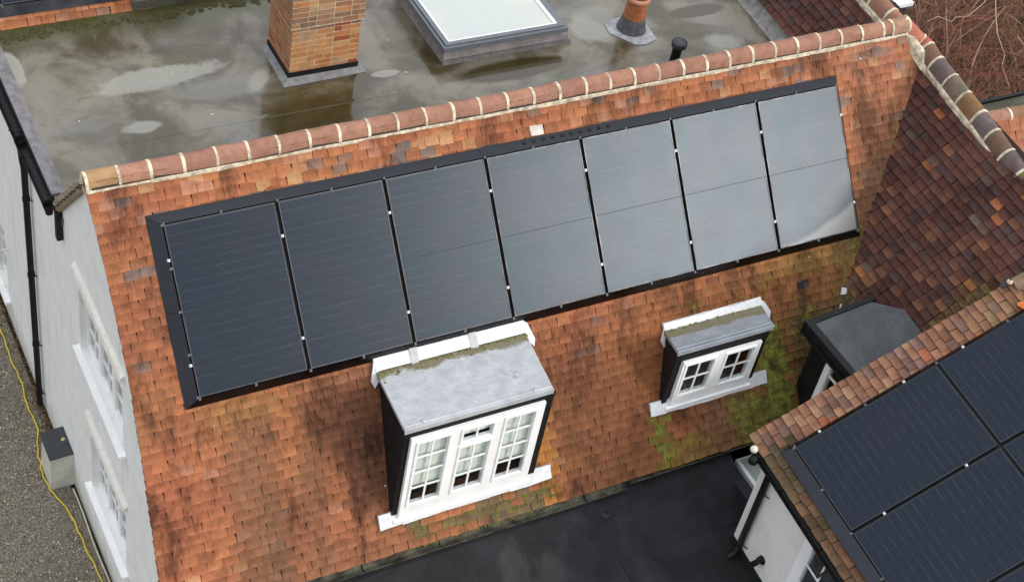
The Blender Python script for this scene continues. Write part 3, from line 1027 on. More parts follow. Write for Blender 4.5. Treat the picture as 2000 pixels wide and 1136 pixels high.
for _ in range(260):
    u, v = mr_.uniform(1.9, 3.7), mr_.uniform(3.6, 3.88)
    row = round((3.87 - v) / .1)
    spots.append((F_MAIN.pt(u, -3.87 + row * .1 + mr_.uniform(-.02, .006), TILE_OFF - .01), F_MAIN.ez, mr_.uniform(.006, .018)))
cushions("moss_cushions", spots, M_CUSHION, main_roof)

M_SILT = simple("silt_moss", (.15, .125, .055), .95, .6, 30, .8, 90, .1)

# wing roof, facing left, with its valley against the main slope
pw_ = [F_WING.pt(u, w, -0.045) for u, w in [(-0.6, 0.30), (-0.05, 0.0), (2.68, -3.84), (7.0, -3.84), (7.0, 0.30)]]
wing_roof = MB().prism(pw_, F_WING.ez * -0.03).build("wing_roof", M_DECK, house)
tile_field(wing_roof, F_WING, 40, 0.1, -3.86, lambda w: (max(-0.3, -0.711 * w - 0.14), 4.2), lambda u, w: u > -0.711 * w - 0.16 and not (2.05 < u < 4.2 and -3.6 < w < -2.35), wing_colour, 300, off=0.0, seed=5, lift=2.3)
# other slopes of the wing: its far side and the slope behind the main ridge
APX = F_WING.pt(0, 0.20, 0.0)
mb = MB()
e0, e1 = APX + AL * -0.4 + V(0, 0, -0.03), APX + AL * 6 + V(0, 0, -0.03)
mb.prism([e0, e1, e1 + NH * 2.6 + V(0, 0, -3.15), e0 + NH * 2.6 + V(0, 0, -3.15)], (0, 0, -0.03))
mb.build("wing_far_slope", simple("far_tiles", (.17, .075, .048), .85, .5, 9, .5), house)
north = MB().prism([F_WING.pt(u, w, -0.045) for u, w in [(-.62, 0.30), (-.62, -.95), (-4.0, -.95), (-4.0, 0.30)]][::-1], F_WING.ez * -.03).build("wing_rear_slope", M_DECK, house)
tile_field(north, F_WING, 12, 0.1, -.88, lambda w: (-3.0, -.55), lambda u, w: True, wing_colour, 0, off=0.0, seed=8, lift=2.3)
# short back slope between the main ridge and the flat roof
back = MB().prism([F_BACK.pt(u, w, -0.12) for u, w in [(0.58, 0.0), (0.58, -1.86), (-9.4, -1.86), (-9.4, 0.0)]], F_BACK.ez * -0.03).build("back_slope", M_DECK, house)
tile_field(back, F_BACK, 18, 0.1, -1.83, lambda w: (-9.3, 0.60), lambda u, w: True, wing_colour, 0, off=-0.06, seed=9)
# mortared verge on the gable end of the back slope
mb = MB()
for k in range(14):
    q = F_BACK.pt(0.60, -0.28 - k * 0.105, -0.035)
    mb.tube([q + V(-0.055, 0, 0) + V(0, -0.02, 0.02), q + V(0.0, 0.02, 0.0), q + V(0.10, 0.03, 0.0)], [0.035 + random.uniform(-.006, .006), 0.05, 0.05], 7)
mb.tube([F_BACK.pt(0.62, -0.2, -0.09), F_BACK.pt(0.62, -1.72, -0.09)], 0.042, 8)
mb.build("mortar_verge", M_ROPE, house)

# ridges --------------------------------------------------------
RPROF = [(-0.108, -0.135), (-0.101, -0.088), (-0.079, -0.042), (-0.044, -0.012), (0.0, 0.0), (0.044, -0.012), (0.079, -0.042), (0.101, -0.088), (0.108, -0.135)]


RPROF_TALL = [(x * 1.10, z * 1.40) for x, z in RPROF]


def ridge_piece(a, b, grow=0.0, thick=0.016, prof=None):
    """half-round tile from a to b (crest points); returns mesh builder"""
    a, b = Vector(a), Vector(b)
    t = (b - a).normalized()
    side = V(0, 0, 1).cross(t).normalized()
    upv = t.cross(side).normalized()
    mb = MB()
    RP = prof or RPROF
    n = len(RP)
    k = 1 + grow
    rows = []
    for q, g in ((a, 0.0), (a.lerp(b, 0.5), 0.004), (b, 0.0)):
        rows += [q + side * (x * (k + g)) + upv * (z * (k + g) + (grow * 0.06)) for x, z in RP]
    fs = [(r * n + i, (r + 1) * n + i, (r + 1) * n + i + 1, r * n + i + 1) for r in range(2) for i in range(n - 1)]
    mb.add(rows, fs, 0, True)
    for q in (a, b):
        o = [q + side * (x * k) + upv * (z * k + grow * 0.06) for x, z in RP]
        i_ = [q + side * (x * (k - .12)) + upv * (z * (k - .12) - thick) for x, z in RP]
        mb.add(o + i_, [(i, i + 1, n + i + 1, n + i) for i in range(n - 1)], 0, False)
    for s_ in (0, n - 1):
        o = [rows[s_], rows[n * 2 + s_]]
        mb.add([o[0], o[1], o[1] - side * 0.0 + upv * -0.012, o[0] + upv * -0.012], [(0, 1, 2, 3)], 0, False)
    return mb


def ridge_run(parent, pts, cols, prof=None):
    for (a, b), c in zip(zip(pts[:-1], pts[1:]), cols):
        t = (b - a).normalized()
        j = V(0, random.uniform(-.007, .007), random.uniform(-.006, .005))
        j2 = V(0, random.uniform(-.007, .007), random.uniform(-.006, .005))
        me = ridge_piece(a + t * 0.012 + j, b - t * 0.012 + j2, prof=prof).mesh("ridge_tile", M_RIDGE)
        white_attr(me)
        o = link("ridge_tile", me, parent)
        o.color = c
    for i, b in enumerate(pts):
        t = (pts[min(i + 1, len(pts) - 1)] - pts[max(i - 1, 0)]).normalized()
        ridge_piece(b - t * random.uniform(.013, .019), b + t * random.uniform(.013, .019), random.uniform(.045, .075), prof=prof).build("mortar_joint", M_MORTAR, parent)


zc = lambda u: 0.412 + (u + 0.64) * 0.0006 + 0.008 * nz(u, 0, 0.7, 3)
JT = [-0.625, -0.305, 0.005, 0.335, 0.672, 1.003, 1.323, 1.653, 1.978, 2.303, 2.627, 2.951, 3.274, 3.596, 3.917, 4.237, 4.562, 4.892, 5.2, 5.52, 5.845, 6.168, 6.489, 6.801, 7.125, 7.446, 7.765, 8.088, 8.416, 8.725, 9.055, 9.197, 9.46]
mpts = [V(u, 0.478, zc(u)) for u in JT]


def rcol(dark=0.0):
    c = lerp3((.35, .18, .122), (.30, .155, .11), random.random())
    if dark:
        c = lerp3(c, random.choice([(.17, .105, .075), (.13, .105, .10), (.16, .13, .105), (.20, .12, .06)]), dark)
    k = random.uniform(.9, 1.1)
    return (c[0] * k, c[1] * k, c[2] * k, 1.0)


bed = MB()
for s_ in (-1, 1):       # cream bedding under both feet of the main ridge tiles
    jj = [(random.uniform(-.006, .006), random.uniform(-.004, .004)) for _ in mpts]
    for i in range(len(mpts) - 1):
        a, b = mpts[i], mpts[i + 1]
        bed.hexa([a + V(0, s_ * .075, -.26), b + V(0, s_ * .075, -.26), b + V(0, s_ * .133, -.26), a + V(0, s_ * .133, -.26),
                  a + V(0, s_ * .075, -.10), b + V(0, s_ * .075, -.10), b + V(0, s_ * (.118 + jj[i + 1][0]), -.146 + jj[i + 1][1]), a + V(0, s_ * (.118 + jj[i][0]), -.146 + jj[i][1])])
bed.add([(-.64, .35, .20), (-.64, .61, .20), (-.64, .585, .29), (-.64, .55, .37), (-.64, .478, .41), (-.64, .40, .37), (-.64, .37, .29)], [(0, 1, 2, 3, 4, 5, 6)])
ridge = bed.build("main_ridge", M_MORTAR, house)
cols = [(.38, .235, .12, 1)] + [rcol() for _ in range(29)] + [rcol(), (.36, .21, .14, 1)]
ridge_run(ridge, mpts, cols)

wl = [V(9.46, .478, .425), V(9.635, .27, .285), V(9.64, .15, .27), V(9.62, -.09, .235), V(9.60, -.41, .21), V(9.575, -.72, .185), V(9.56, -1.05, .155), V(9.54, -1.35, .115), V(9.525, -1.66, .065), V(9.51, -1.965, .02), V(9.49, -2.28, -.02), V(9.47, -2.6, -.06), V(9.45, -2.93, -.10), V(9.43, -3.26, -.14), V(9.41, -3.6, -.18)]
wl = [wl[0]] + [q + V(.045, .03, -.05) * max(0.0, min(1.0, (1.7 + q.y) / 1.5)) for q in wl[1:]]
bed = MB()
for a, b in zip(wl[1:-1], wl[2:]):
    for s_ in (-1, 1):
        n1, n2 = NH * (s_ * .07), NH * (s_ * .150)
        bed.hexa([a + n1 + V(0, 0, -.36), b + n1 + V(0, 0, -.36), b + n2 + V(0, 0, -.36), a + n2 + V(0, 0, -.36),
                  a + n1 + V(0, 0, -.11), b + n1 + V(0, 0, -.11), b + n2 * .9 + V(0, 0, -.205), a + n2 * .9 + V(0, 0, -.205)])
a, b = wl[0], wl[1]
bed.hexa([V(9.40, .345, .15), V(9.555, -.03, -.12), V(9.64, -.03, -.12), V(9.48, .345, .15), V(9.415, .375, .262), V(9.585, -.03, -.045), V(9.65, .0, .05), V(9.50, .36, .27)])
wing_ridge = bed.build("wing_ridge", M_MORTAR, house)
ridge_run(wing_ridge, wl, [(.40, .145, .095, 1), (.38, .12, .08, 1), rcol(.8)] + [rcol(.95) for _ in range(5)] + [rcol(.9), (.17, .15, .05, 1)] + [rcol(.9) for _ in range(4)], RPROF_TALL)
# ridge behind the main one
nl = [V(9.70, .60, .17) - AL * (.36 * k) for k in range(7)]
bed = MB()
for a, b in zip(nl[:-1], nl[1:]):
    for s_ in (-1, 1):
        n1, n2 = NH * (s_ * .07), NH * (s_ * .150)
        bed.hexa([a + n1 + V(0, 0, -.32), b + n1 + V(0, 0, -.32), b + n2 + V(0, 0, -.32), a + n2 + V(0, 0, -.32),
                  a + n1 + V(0, 0, -.11), b + n1 + V(0, 0, -.11), b + n2 * .9 + V(0, 0, -.205), a + n2 * .9 + V(0, 0, -.205)])
rear_ridge = bed.build("rear_ridge", M_MORTAR, house)
ridge_run(rear_ridge, nl, [rcol() for _ in nl], RPROF_TALL)

# side roof that joins the wing from beyond
F_SIDE = Frame((9.9, -1.13, -0.08), NH, (0.0392, 0.6502, 0.7588), (-0.0457, -0.7574, 0.6513))
side = MB().prism([F_SIDE.pt(u, w, -.045) for u, w in [(-.32, 0.05), (-.32, -2.6), (3.5, -2.6), (3.5, .05)]], F_SIDE.ez * -.03).build("side_roof", M_DECK, house)
tile_field(side, F_SIDE, 14, 0.1, -1.4, lambda w: (-.32, 2.0), lambda u, w: True, lambda u, w, r: main_colour(8.9, -0.2 + 0 * w, r), 0, off=0.0, seed=12)
sl = [V(9.72, -.985, .02) + NH * (.34 * k) for k in range(6)]
bed = MB()
for s_ in (-1, 1):
    a, b = sl[0], sl[-1]
    n1, n2 = AL * (s_ * .07), AL * (s_ * .135)
    bed.hexa([a + n1 + V(0, 0, -.3), b + n1 + V(0, 0, -.3), b + n2 + V(0, 0, -.3), a + n2 + V(0, 0, -.3), a + n1 + V(0, 0, -.10), b + n1 + V(0, 0, -.10), b + n2 * .9 + V(0, 0, -.15), a + n2 * .9 + V(0, 0, -.15)])
ridge_run(bed.build("side_ridge", M_MORTAR, house), sl, [rcol(.1), rcol(.6), rcol(.2), rcol(.4), rcol(.3)])
side_flat = MB().box((9.9, -.9, -1.25), (15, .13, -1.0)).build("side_flat_roof", M_FELTGREEN, house)
MB().box((9.9, .134, -1.2), (15, .18, -.965)).build("edge_trim", M_BLACK, side_flat)

# flat roof behind the ridge
flat = MB().box((XG - .02, 1.4, -1.09), (9.9, 4.9, -1.0)).build("flat_roof", M_FLAT, house)
mb = MB()
mb.hexa([(XG - .02, 1.78, -.998), (XG + .14, 1.78, -.998), (XG + .14, 4.7, -.998), (XG - .02, 4.7, -.998), (XG - .02, 1.78, -.965), (XG + .06, 1.78, -.965), (XG + .06, 4.7, -.965), (XG - .02, 4.7, -.965)])
mb.build("edge_upstand", simple("edge_grey", (.17, .16, .165), .55, .3, 9, .2), flat)
for yy, x0, x1 in ((3.27, .1, 1.95), (2.42, .3, 3.9)):      # felt laps
    MB().hexa([(x0, yy - .03, -.999), (x1, yy - .03, -.999), (x1, yy + .03, -.999), (x0, yy + .03, -.999), (x0, yy - .025, -.994), (x1, yy - .025, -.994), (x1, yy + .0, -.996), (x0, yy + .0, -.996)]).build("felt_lap", M_FLAT, flat)
vf = MB()
for (wa, wb, na, nb_) in ((-1.03, -.86, -.05, -.035),):
    q = [F_WING.pt(-.3, -1.06, -.06), F_WING.pt(-3.6, -1.06, -.06), F_WING.pt(-3.6, -.84, -.03), F_WING.pt(-.3, -.84, -.03)]
    vf.prism(q, V(0.05, 0, -.03))
    vf.prism([q[0], q[1], V(q[1].x - .03, q[1].y, -1.0), V(q[0].x - .03, q[0].y, -1.0)], (.06, 0, 0))
vf.build("valley_flashing", simple("pale_flashing", (.20, .19, .18), .5, .4, 9, .2), flat)
# mossy silt along the far edge
mb = MB()
for k in range(160):
    x = random.uniform(-.5, 3.6)
    q = V(x, 4.62 + random.uniform(-.12, .05) + 0.03 * nz(x, 0, 1), -.998)
    s_ = random.uniform(.015, .05)
    mb.lathe([(s_, 0), (s_ * .8, s_ * .25), (0.001, s_ * .4)], q, 6)
mb.build("moss_cushions", simple("moss_dark", (.045, .042, .012), .95, .5, 30, .5), flat, kind="stuff")


def gutter(name, a, b, out, r=0.055, parent=None, mat=None, thick=0.004):
    out = Vector(out).normalized()
    pr = [(r * math.cos(t), r * math.sin(t)) for t in np.linspace(math.pi, 2 * math.pi, 9)]
    pr += [((r - thick) * math.cos(t), (r - thick) * math.sin(t)) for t in np.linspace(2 * math.pi, math.pi, 9)]
    return MB().sweep(pr, a, b, out, V(0, 0, 1)).build(name, mat or M_BLACK, parent)


# gutter and downpipes of the gable wall
g = gutter("gutter", V(XG - .085, 1.64, -1.0), V(XG - .085, 7.5, -1.13), (1, 0, 0), .062, house)
MB().box((XG - .03, 1.7, -1.12), (XG - .003, 7.5, -1.0)).build("fascia", M_BLACKWOOD, g)
for y in (2.55, 3.0, 4.6):
    MB().tube([(XG - .15, y, -1.0 - (y - 1.64) * .022), (XG - .085, y, -1.075 - (y - 1.64) * .022), (XG - .0, y, -1.0 - (y - 1.64) * .022)], .011, 6).build("gutter_bracket", M_BLACK, g)
for y, z in ((1.66, -.985), (2.80, -1.02)):
    MB().lathe([(.066, 0), (.066, -.02), (.045, -.09), (.04, -.13)], (XG - .085, y, z), 14).build("gutter_outlet", M_BLACK, g)
pipe = MB().tube([(XG - .085, 2.80, -1.10), (XG - .075, 2.80, -1.3), (XG - .06, 2.80, -1.45), (XG - .06, 2.80, -5.42)], .038, 12).build("downpipe", M_BLACK, house)
for z in (-1.9, -3.1, -4.3, -5.2):
    mb = MB()
    mb.lathe([(.044, -.03), (.046, -.02), (.046, .02), (.044, .03)], (XG - .06, 2.80, z), 12)
    mb.tube([(XG - .06, 2.80, z), (XG, 2.74, z)], .008, 6)
    mb.build("pipe_bracket", M_BLACK, pipe)
MB().box((XG - .07, 1.44, -1.33), (XG - .003, 1.52, -.93)).build("verge_bracket", M_BLACK, house)
# stand-off rail at the far end of the gable wall
MB().tube([(XG, 4.20, -3.98), (XG - .13, 4.20, -3.98), (XG - .13, 4.9, -4.0)], .012, 6).build("wall_bracket", M_SILVER, house)

# main eaves: gutter, fascia and front wall
for (xa, xb, v) in ((-.75, 4.6, 3.875), (4.6, 6.95, 3.825)):
    qa, qb = F_MAIN.pt(xa, -v, -.15), F_MAIN.pt(xb, -v + (.02 if xb > 6 else 0.0), -.15)
    gg = gutter("eaves_gutter", qa + V(0, -.045, -.015), qb + V(0, -.045, -.015), (0, 1, 0), .058, house, simple("weathered_gutter", (.085, .08, .058), .8, .75, 5, .3, 60, .2))
    MB().box((xa, qa.y + .016, qa.z - .17), (xb, qa.y + .04, qa.z - .01)).build("fascia", M_BLACKWOOD, gg)
    for k in range(int((xb - xa) / .9) + 1):
        x = xa + .3 + k * .9
        MB().tube([(x, qa.y - .105, qa.z - .012), (x, qa.y - .045, qa.z - .078), (x, qa.y + .015, qa.z - .03)], .009, 6).build("gutter_bracket", M_BLACK, gg)
MB().lathe([(.05, .0), (.055, -.03), (.04, -.09), (.0, -.09)], (4.15, F_MAIN.pt(0, -3.875).y - .19, -3.02), 12).build("gutter_outlet", simple("outlet_grey", (.06, .06, .06), .5), house)
MB().box((XG + .02, -2.40, -5.55), (7.2, -2.34, -3.0)).build("front_wall", M_BLACKWOOD, house)

# black felt roof in the angle of the house and the extension
FZ = -3.66
felt = MB().box((-0.55, -9.5, FZ - .4), (5.72, -2.405, FZ)).box((5.722, -3.24, FZ - .4), (9.0, -2.405, FZ)).build("felt_roof", M_FELT, house)
for x in (.35, 1.35, 2.35, 3.35, 4.35):
    MB().hexa([(x - .04, -9.4, FZ), (x + .04, -9.4, FZ), (x + .04, -2.6, FZ), (x - .04, -2.6, FZ), (x - .035, -9.4, FZ + .016), (x + .03, -9.4, FZ + .003), (x + .03, -2.6, FZ + .003), (x - .035, -2.6, FZ + .016)]).build("felt_lap", M_FELT, felt)
MB().hexa([(-.5, -3.02, FZ), (5.7, -3.02, FZ), (5.7, -2.96, FZ), (-.5, -2.96, FZ), (-.5, -3.015, FZ + .006), (5.7, -3.015, FZ + .006), (5.7, -2.97, FZ + .004), (-.5, -2.97, FZ + .004)]).build("felt_lap", M_FELT, felt)
MB().prism([(-.55, -3.05, FZ + .001), (-.55, -2.405, FZ + .001), (-.55, -2.405, -3.13), (-.55, -2.52, -3.16)], (6.6, 0, 0)).build("felt_upstand", M_FELT, felt)

# ------------------------------------------------------------------ dormers
MX = lambda x, y, z: Matrix(((1, 0, 0, x), (0, 0, -1, y), (0, 1, 0, z), (0, 0, 0, 1)))   # local x across, y up, z towards the camera side


def roof_y(z, o=TILE_OFF):
    return ((z - o * cp) / sp) * cp - o * sp


def dormer(d, zb, zback, ov, lead, win, lights, blind, label, bandw, laps):
    x0, x1, y, zt = d['x0'], d['x1'], d['y'], d['zt']
    yb = roof_y(zback, -.14)
    mb = MB()
    # cheeks, back wall and floor leave the front open behind the window
    xl, xr = d['xl'], d['xr']
    for xa, xb, xk in ((x0, x0 + .05, xl + .05), (x1 - .05, x1, xr - .10)):
        mb.prism([(xa, y, zb), (xa, roof_y(zb, -.2), zb), (xk, yb + .05, zback - .06), (xa, y, zt - .07)], (xb - xa, 0, 0))
    mb.box((xl + .08, y + .30, zb), (xr - .16, y + .34, zt - .36))
    body = mb.build("dormer", M_BLACKWOOD, house, label=label)
    MB().box((x0 + .055, y + .06, win[1] - .12), (x1 - .055, y + .29, win[1] + .05)).build("window_board", M_ROOMPALE, body)
    f = MB()
    f.box((x0 - .01, y - .028, win[1] + win[3] + .002), (x1 + .01, y - .003, zt - .004))
    f.build("fascia", M_BLACKWOOD, body)
    for xa, xb in ((x0 - .008, x0 + .055), (x1 - .105, x1 + .008)):
        MB().box((xa, y - .022, zb - .02), (xb, y - .003, win[1] + win[3])).build("corner_post", M_BLACKWOOD, body)
    # lead sheet falling back to the tiles, with a rolled front edge
    xa, xb = x0 - .025, x1 + d['xe']
    mb = MB()
    nx, ny = 14, 6
    top, bot = [], []
    for j in range(ny + 1):
        for i in range(nx + 1):
            tx, ty = i / nx, j / ny
            h = .005 * nz(tx * 4, ty * 3, 1.0, x0)
            q = V((xa + (xb - xa) * tx) * (1 - ty) + (xl + (xr - xl) * tx) * ty, (y - ov) + (yb - y + ov) * ty, zt + .045 + (zback - zt - .045) * ty + h)
            top.append(q)
            bot.append(q + V(0, 0, -.04))
    n1 = nx + 1
    fs = [(j * n1 + i, j * n1 + i + 1, (j + 1) * n1 + i + 1, (j + 1) * n1 + i) for j in range(ny) for i in range(nx)]
    mb.add(top, fs, 0, True)
    mb.add(bot, [f_[::-1] for f_ in fs], 0, True)
    ring = [i for i in range(n1)] + [j * n1 + nx for j in range(1, ny + 1)] + [ny * n1 + i for i in range(nx - 1, -1, -1)] + [j * n1 for j in range(ny - 1, 0, -1)]
    mb.add([top[i] for i in ring] + [bot[i] for i in ring], [(i, len(ring) + i, len(ring) + (i + 1) % len(ring), (i + 1) % len(ring)) for i in range(len(ring))])
    mb.box((xa - .004, y - ov - .010, zt - .012), (xb + .004, y - ov - .001, zt + .050))
    lr = mb.build("lead_roof", lead, body)
    sp_ = []
    for k in range(330):
        tx = random.random()
        ty = 1 - abs(random.gauss(0, .5)) * (.10 + .17 * (1 - tx) * (0.6 + nz(tx * 5, 0, 1, x0)))
        if ty < .55:
            continue
        sp_.append((V((xa + (xb - xa) * tx) * (1 - ty) + (xl + (xr - xl) * tx) * ty, (y - ov) + (yb - y + ov) * ty, zt + .045 + (zback - zt - .045) * ty), V(0, -.3, .95), random.uniform(.006, .020)))
    cushions("silt_and_moss", sp_, M_SILT, lr)
    mb = MB()
    mb.tube([(xa + .01, y - ov + .05, zt + .034), (xb + .01, y - ov + .05, zt + .034)], .008, 6)
    mb.build("lead_welt", lead, body)
    if laps:
        for px_, py_ in ((x0 + .20, y + .02), (x1 - .22, y + .02), (x1 - .28, y + .32)):
            MB().lathe([(.026, 0), (.026, .012), (.0, .016)], (px_, py_, zt + .045 - .16 * (py_ - y + ov)), 12).build("lead_dot", M_LEADLAP, body)
    # lead dressed up the slope behind
    vb = -F_MAIN.ey.dot(V(0, yb, zback))
    xs = [xl - .02] + laps + [xr - .02]
    for a, b in zip(xs[:-1], xs[1:]):
        m_ = MB()
        for k in range(6):
            u0, u1 = a + (b - a) * k / 6, a + (b - a) * (k + 1) / 6
            w1 = -vb + bandw
            m_.hexa([F_MAIN.pt(u0, -vb - .03, -.10), F_MAIN.pt(u1, -vb - .03, -.10), F_MAIN.pt(u1, w1, -.10), F_MAIN.pt(u0, w1, -.10),
                     F_MAIN.pt(u0, -vb - .03, -.055), F_MAIN.pt(u1, -vb - .03, -.055), F_MAIN.pt(u1, w1 + random.uniform(-.016, .010), -.068), F_MAIN.pt(u0, w1 + random.uniform(-.016, .010), -.068)])
        m_.build("back_flashing", M_LEADNEW, body)
    for a in laps:
        m_ = MB()
        m_.hexa([F_MAIN.pt(a - .045, -vb - .05, -.09), F_MAIN.pt(a + .045, -vb - .05, -.09), F_MAIN.pt(a + .045, -vb + bandw + .01, -.09), F_MAIN.pt(a - .045, -vb + bandw + .01, -.09),
                 F_MAIN.pt(a - .045, -vb - .05, -.048), F_MAIN.pt(a + .045, -vb - .05, -.048), F_MAIN.pt(a + .045, -vb + bandw + .01, -.058), F_MAIN.pt(a - .045, -vb + bandw + .01, -.058)])
        m_.build("flashing_lap", M_LEADLAP, body)
    for xx, s_ in ((xl, -1), (xr, 1)):          # lead ears at both ends
        m_ = MB()
        m_.prism([F_MAIN.pt(xx - s_ * .04, -vb + bandw - .02, -.085), F_MAIN.pt(xx + s_ * .02, -vb + bandw - .06, -.085), F_MAIN.pt(xx + s_ * .085, -vb - .12, -.085), F_MAIN.pt(xx + s_ * .06, -vb - .20, -.085), F_MAIN.pt(xx - s_ * .03, -vb - .10, -.085)][::s_], F_MAIN.ez * .02)
        m_.build("lead_ear", M_LEADNEW, body)
    # window
    wx, wz, W, H = win
    glazing(body, MX(wx, y - .012, wz), W, H, lights, .05, blind=blind)
    s_ = MB()
    s_.hexa([(wx - .05, y - .085, wz - .05), (wx + W + .05, y - .085, wz - .05), (wx + W + .05, y, wz - .05), (wx - .05, y, wz - .05),
             (wx - .05, y - .085, wz - .012), (wx + W + .05, y - .085, wz - .012), (wx + W + .05, y, wz + .0), (wx - .05, y, wz + .0)])
    s_.build("sill", M_WHITE, body)
    v0 = -F_MAIN.ey.dot(V(0, y, wz)) - .03
    m_ = MB()
    for k in range(8):
        u0, u1 = x0 - .15 + (x1 - x0 + .37) * k / 8, x0 - .15 + (x1 - x0 + .37) * (k + 1) / 8
        wv = -v0 - .145
        m_.hexa([F_MAIN.pt(u0, wv, -.10), F_MAIN.pt(u1, wv, -.10), F_MAIN.pt(u1, -v0 + .02, -.10), F_MAIN.pt(u0, -v0 + .02, -.10),
                 F_MAIN.pt(u0, wv + random.uniform(-.008, .008), -.078), F_MAIN.pt(u1, wv + random.uniform(-.008, .008), -.078), F_MAIN.pt(u1, -v0 + .02, -.055), F_MAIN.pt(u0, -v0 + .02, -.055)])
    m_.build("apron_flashing", M_LEADNEW, body)
    return body


def lights1():
    y0, y1 = .21, 1.20
    return [(.09, .43, y0, y1, 2, 4), (.595, .93, y0, y0 + .72, 2, 3), (.595, .93, 1.02, 1.20, 2, 1), (1.09, 1.42, y0, y1, 2, 4)]


dormer(D1, -2.76, -1.525, .035, M_LEAD1, (1.80, -2.675, 1.53, 1.285), lights1(), 0.22,
       "large dormer with three-light white window under a pale lead roof", .135, [2.32, 3.02])
dormer(D2, -2.52, -1.825, .035, M_LEAD2, (5.255, -2.42, 1.06, .715), [(.06, .42, .17, .66, 2, 2), (.60, .96, .17, .66, 2, 2)], None,
       "small dormer with two-light white window and mossy lead roof", .07, [])

# third dormer, low on the wing slope beside the valley
zD = -1.62
mb = MB()
mb.prism([(6.90, -2.095, zD - .005), (6.96, -3.7, zD - .005), (8.25, -3.7, zD - .005), (8.27, -2.62, zD - .005), (8.22, -2.3, zD - .005), (7.85, -2.02, zD - .005)][::-1], (0, 0, .05))
d3 = mb.build("felt_dormer", M_FELTGREY, house, label="dark flat-roofed dormer tucked beside the valley")
mb = MB()
mb.prism([(6.86, -2.03, zD - .12), (6.95, -2.03, zD - .12), (7.92, -1.955, zD - .12), (7.92, -2.01, zD - .12), (6.96, -2.10, zD - .12), (6.99, -3.7, zD - .12), (6.91, -3.7, zD - .12)][::-1], (0, 0, .185))
mb.build("edge_trim", M_BLACK, d3)
mb = MB()
mb.prism([(7.03, -2.13, -2.95), (7.03, -2.13, zD - .01), (8.1, -2.06, zD - .01)], (0, -.05, 0))
mb.box((7.03, -2.42, -2.95), (7.10, -2.185, zD - .01))
mb.box((7.20, -3.7, -2.9), (7.24, -2.20, zD - .01))
mb.build("cheek", M_BLACKWOOD, d3)
gutter("gutter", V(6.88, -2.0, zD - .05), V(6.93, -3.7, zD - .05), (1, 0, 0), .05, d3)
M3 = Matrix(((0, 0, -1, 7.09), (-1, 0, 0, -2.42), (0, 1, 0, -2.75), (0, 0, 0, 1)))
glazing(d3, M3, 1.2, 1.08, [(.10, .50, .15, .98, 2, 3), (.62, 1.1, .15, .98, 2, 3)], .06)

# ------------------------------------------------------------------ chimney, brick by brick
CX0, CX1, CY0, CY1 = 2.515, 3.385, 2.975, 3.66
core = MB()
core.box((CX0 + .004, CY0 + .004, -1.0), (CX1 - .004, CY1 - .004, -.26))
core.box((CX0 - .024, CY0 - .024, -.258), (CX1 + .024, CY1 + .024, .58))
chim = core.build("chimney", M_BMORTAR, house, label="orange brick chimney standing on the wet flat roof")
BH, BG = .060, .0135


def brick_mesh(k, L):
    r = random.Random(k)
    j = lambda: r.uniform(-.003, .003)
    mb = MB()
    e = .0022
    x, y, z = L / 2, .05, BH / 2
    f = [(-x + j(), -y, -z + j()), (x + j(), -y, -z + j()), (x + j(), -y, z + j()), (-x + j(), -y, z + j())]
    g_ = [(-x - e, -y + e, -z - e), (x + e, -y + e, -z - e), (x + e, -y + e, z + e), (-x - e, -y + e, z + e)]
    h = [(q[0], y, q[2]) for q in g_]
    mb.add(f + g_ + h, [(0, 1, 2, 3), (4, 5, 1, 0), (5, 6, 2, 1), (6, 7, 3, 2), (7, 4, 0, 3), (8, 9, 5, 4), (9, 10, 6, 5), (10, 11, 7, 6), (11, 8, 4, 7)])
    me = mb.mesh("brick", M_BRICK)
    white_attr(me)
    return me


BR = {}


def brick(L, pos, rz, col, k):
    key = (round(L, 2), k % 3)
    if key not in BR:
        BR[key] = brick_mesh(len(BR), round(L, 2))
    o = link("brick", BR[key], chim, matrix=Matrix.Translation(pos) @ Matrix.Rotation(rz, 4, 'Z'))
    o.color = col


br = random.Random(11)
row = 0
z = -.90
while z < .55:
    big = z > -.27
    e = .028 if big else 0.0
    if big and z > -.10:
        e = .028
    for (a, b, rz, fx, fy) in ((V(CX0 - e, CY0 - e, 0), V(CX1 + e, CY0 - e, 0), 0, 0, 1), (V(CX0 - e, CY1 + e, 0), V(CX0 - e, CY0 - e, 0), -math.pi / 2, 1, 0),
                               (V(CX1 + e, CY0 - e, 0), V(CX1 + e, CY1 + e, 0), math.pi / 2, -1, 0)):
        if z > .3 and rz != 0:
            continue
        Lt = (b - a).length
        t = (b - a).normalized()
        if row % 2 == 0:
            lens = [.215, .215, .103, .215]
        else:
            lens = [.103, .215, .215, .103, .215]
        if br.random() < .5:
            lens = lens[::-1]
        q = 0.0
        i = 0
        while q < Lt - .03:
            L = lens[i % len(lens)]
            if Lt - q - L < .06:
                L = Lt - q
            c = lerp3((.42, .175, .070), (.52, .29, .135), br.random())
            w_ = br.random()
            if w_ < .10 and not big: c = (.30, .085, .045)
            elif w_ < .32: c = lerp3(c, (.40, .27, .16), .8)
            if z > -.33 and br.random() < .62: c = lerp3(c, (.20, .135, .105), br.uniform(.4, .95))
            if rz == -math.pi / 2: c = lerp3(c, (.30, .14, .075), .55)
            inw = V(fx, fy, 0)
            p_ = a + t * (q + L / 2) + inw * .05 + V(0, 0, z + BH / 2)
            brick(L - BG, p_, rz, (*c, 1), br.randrange(3))
            q += L
            i += 1
    z += BH + BG
    row += 1
MB().box((CX0 - .07, CY0 - .07, .583), (CX1 + .07, CY1 + .07, .66)).build("chimney_cap", M_GREYMORTAR, chim)
fl = MB()
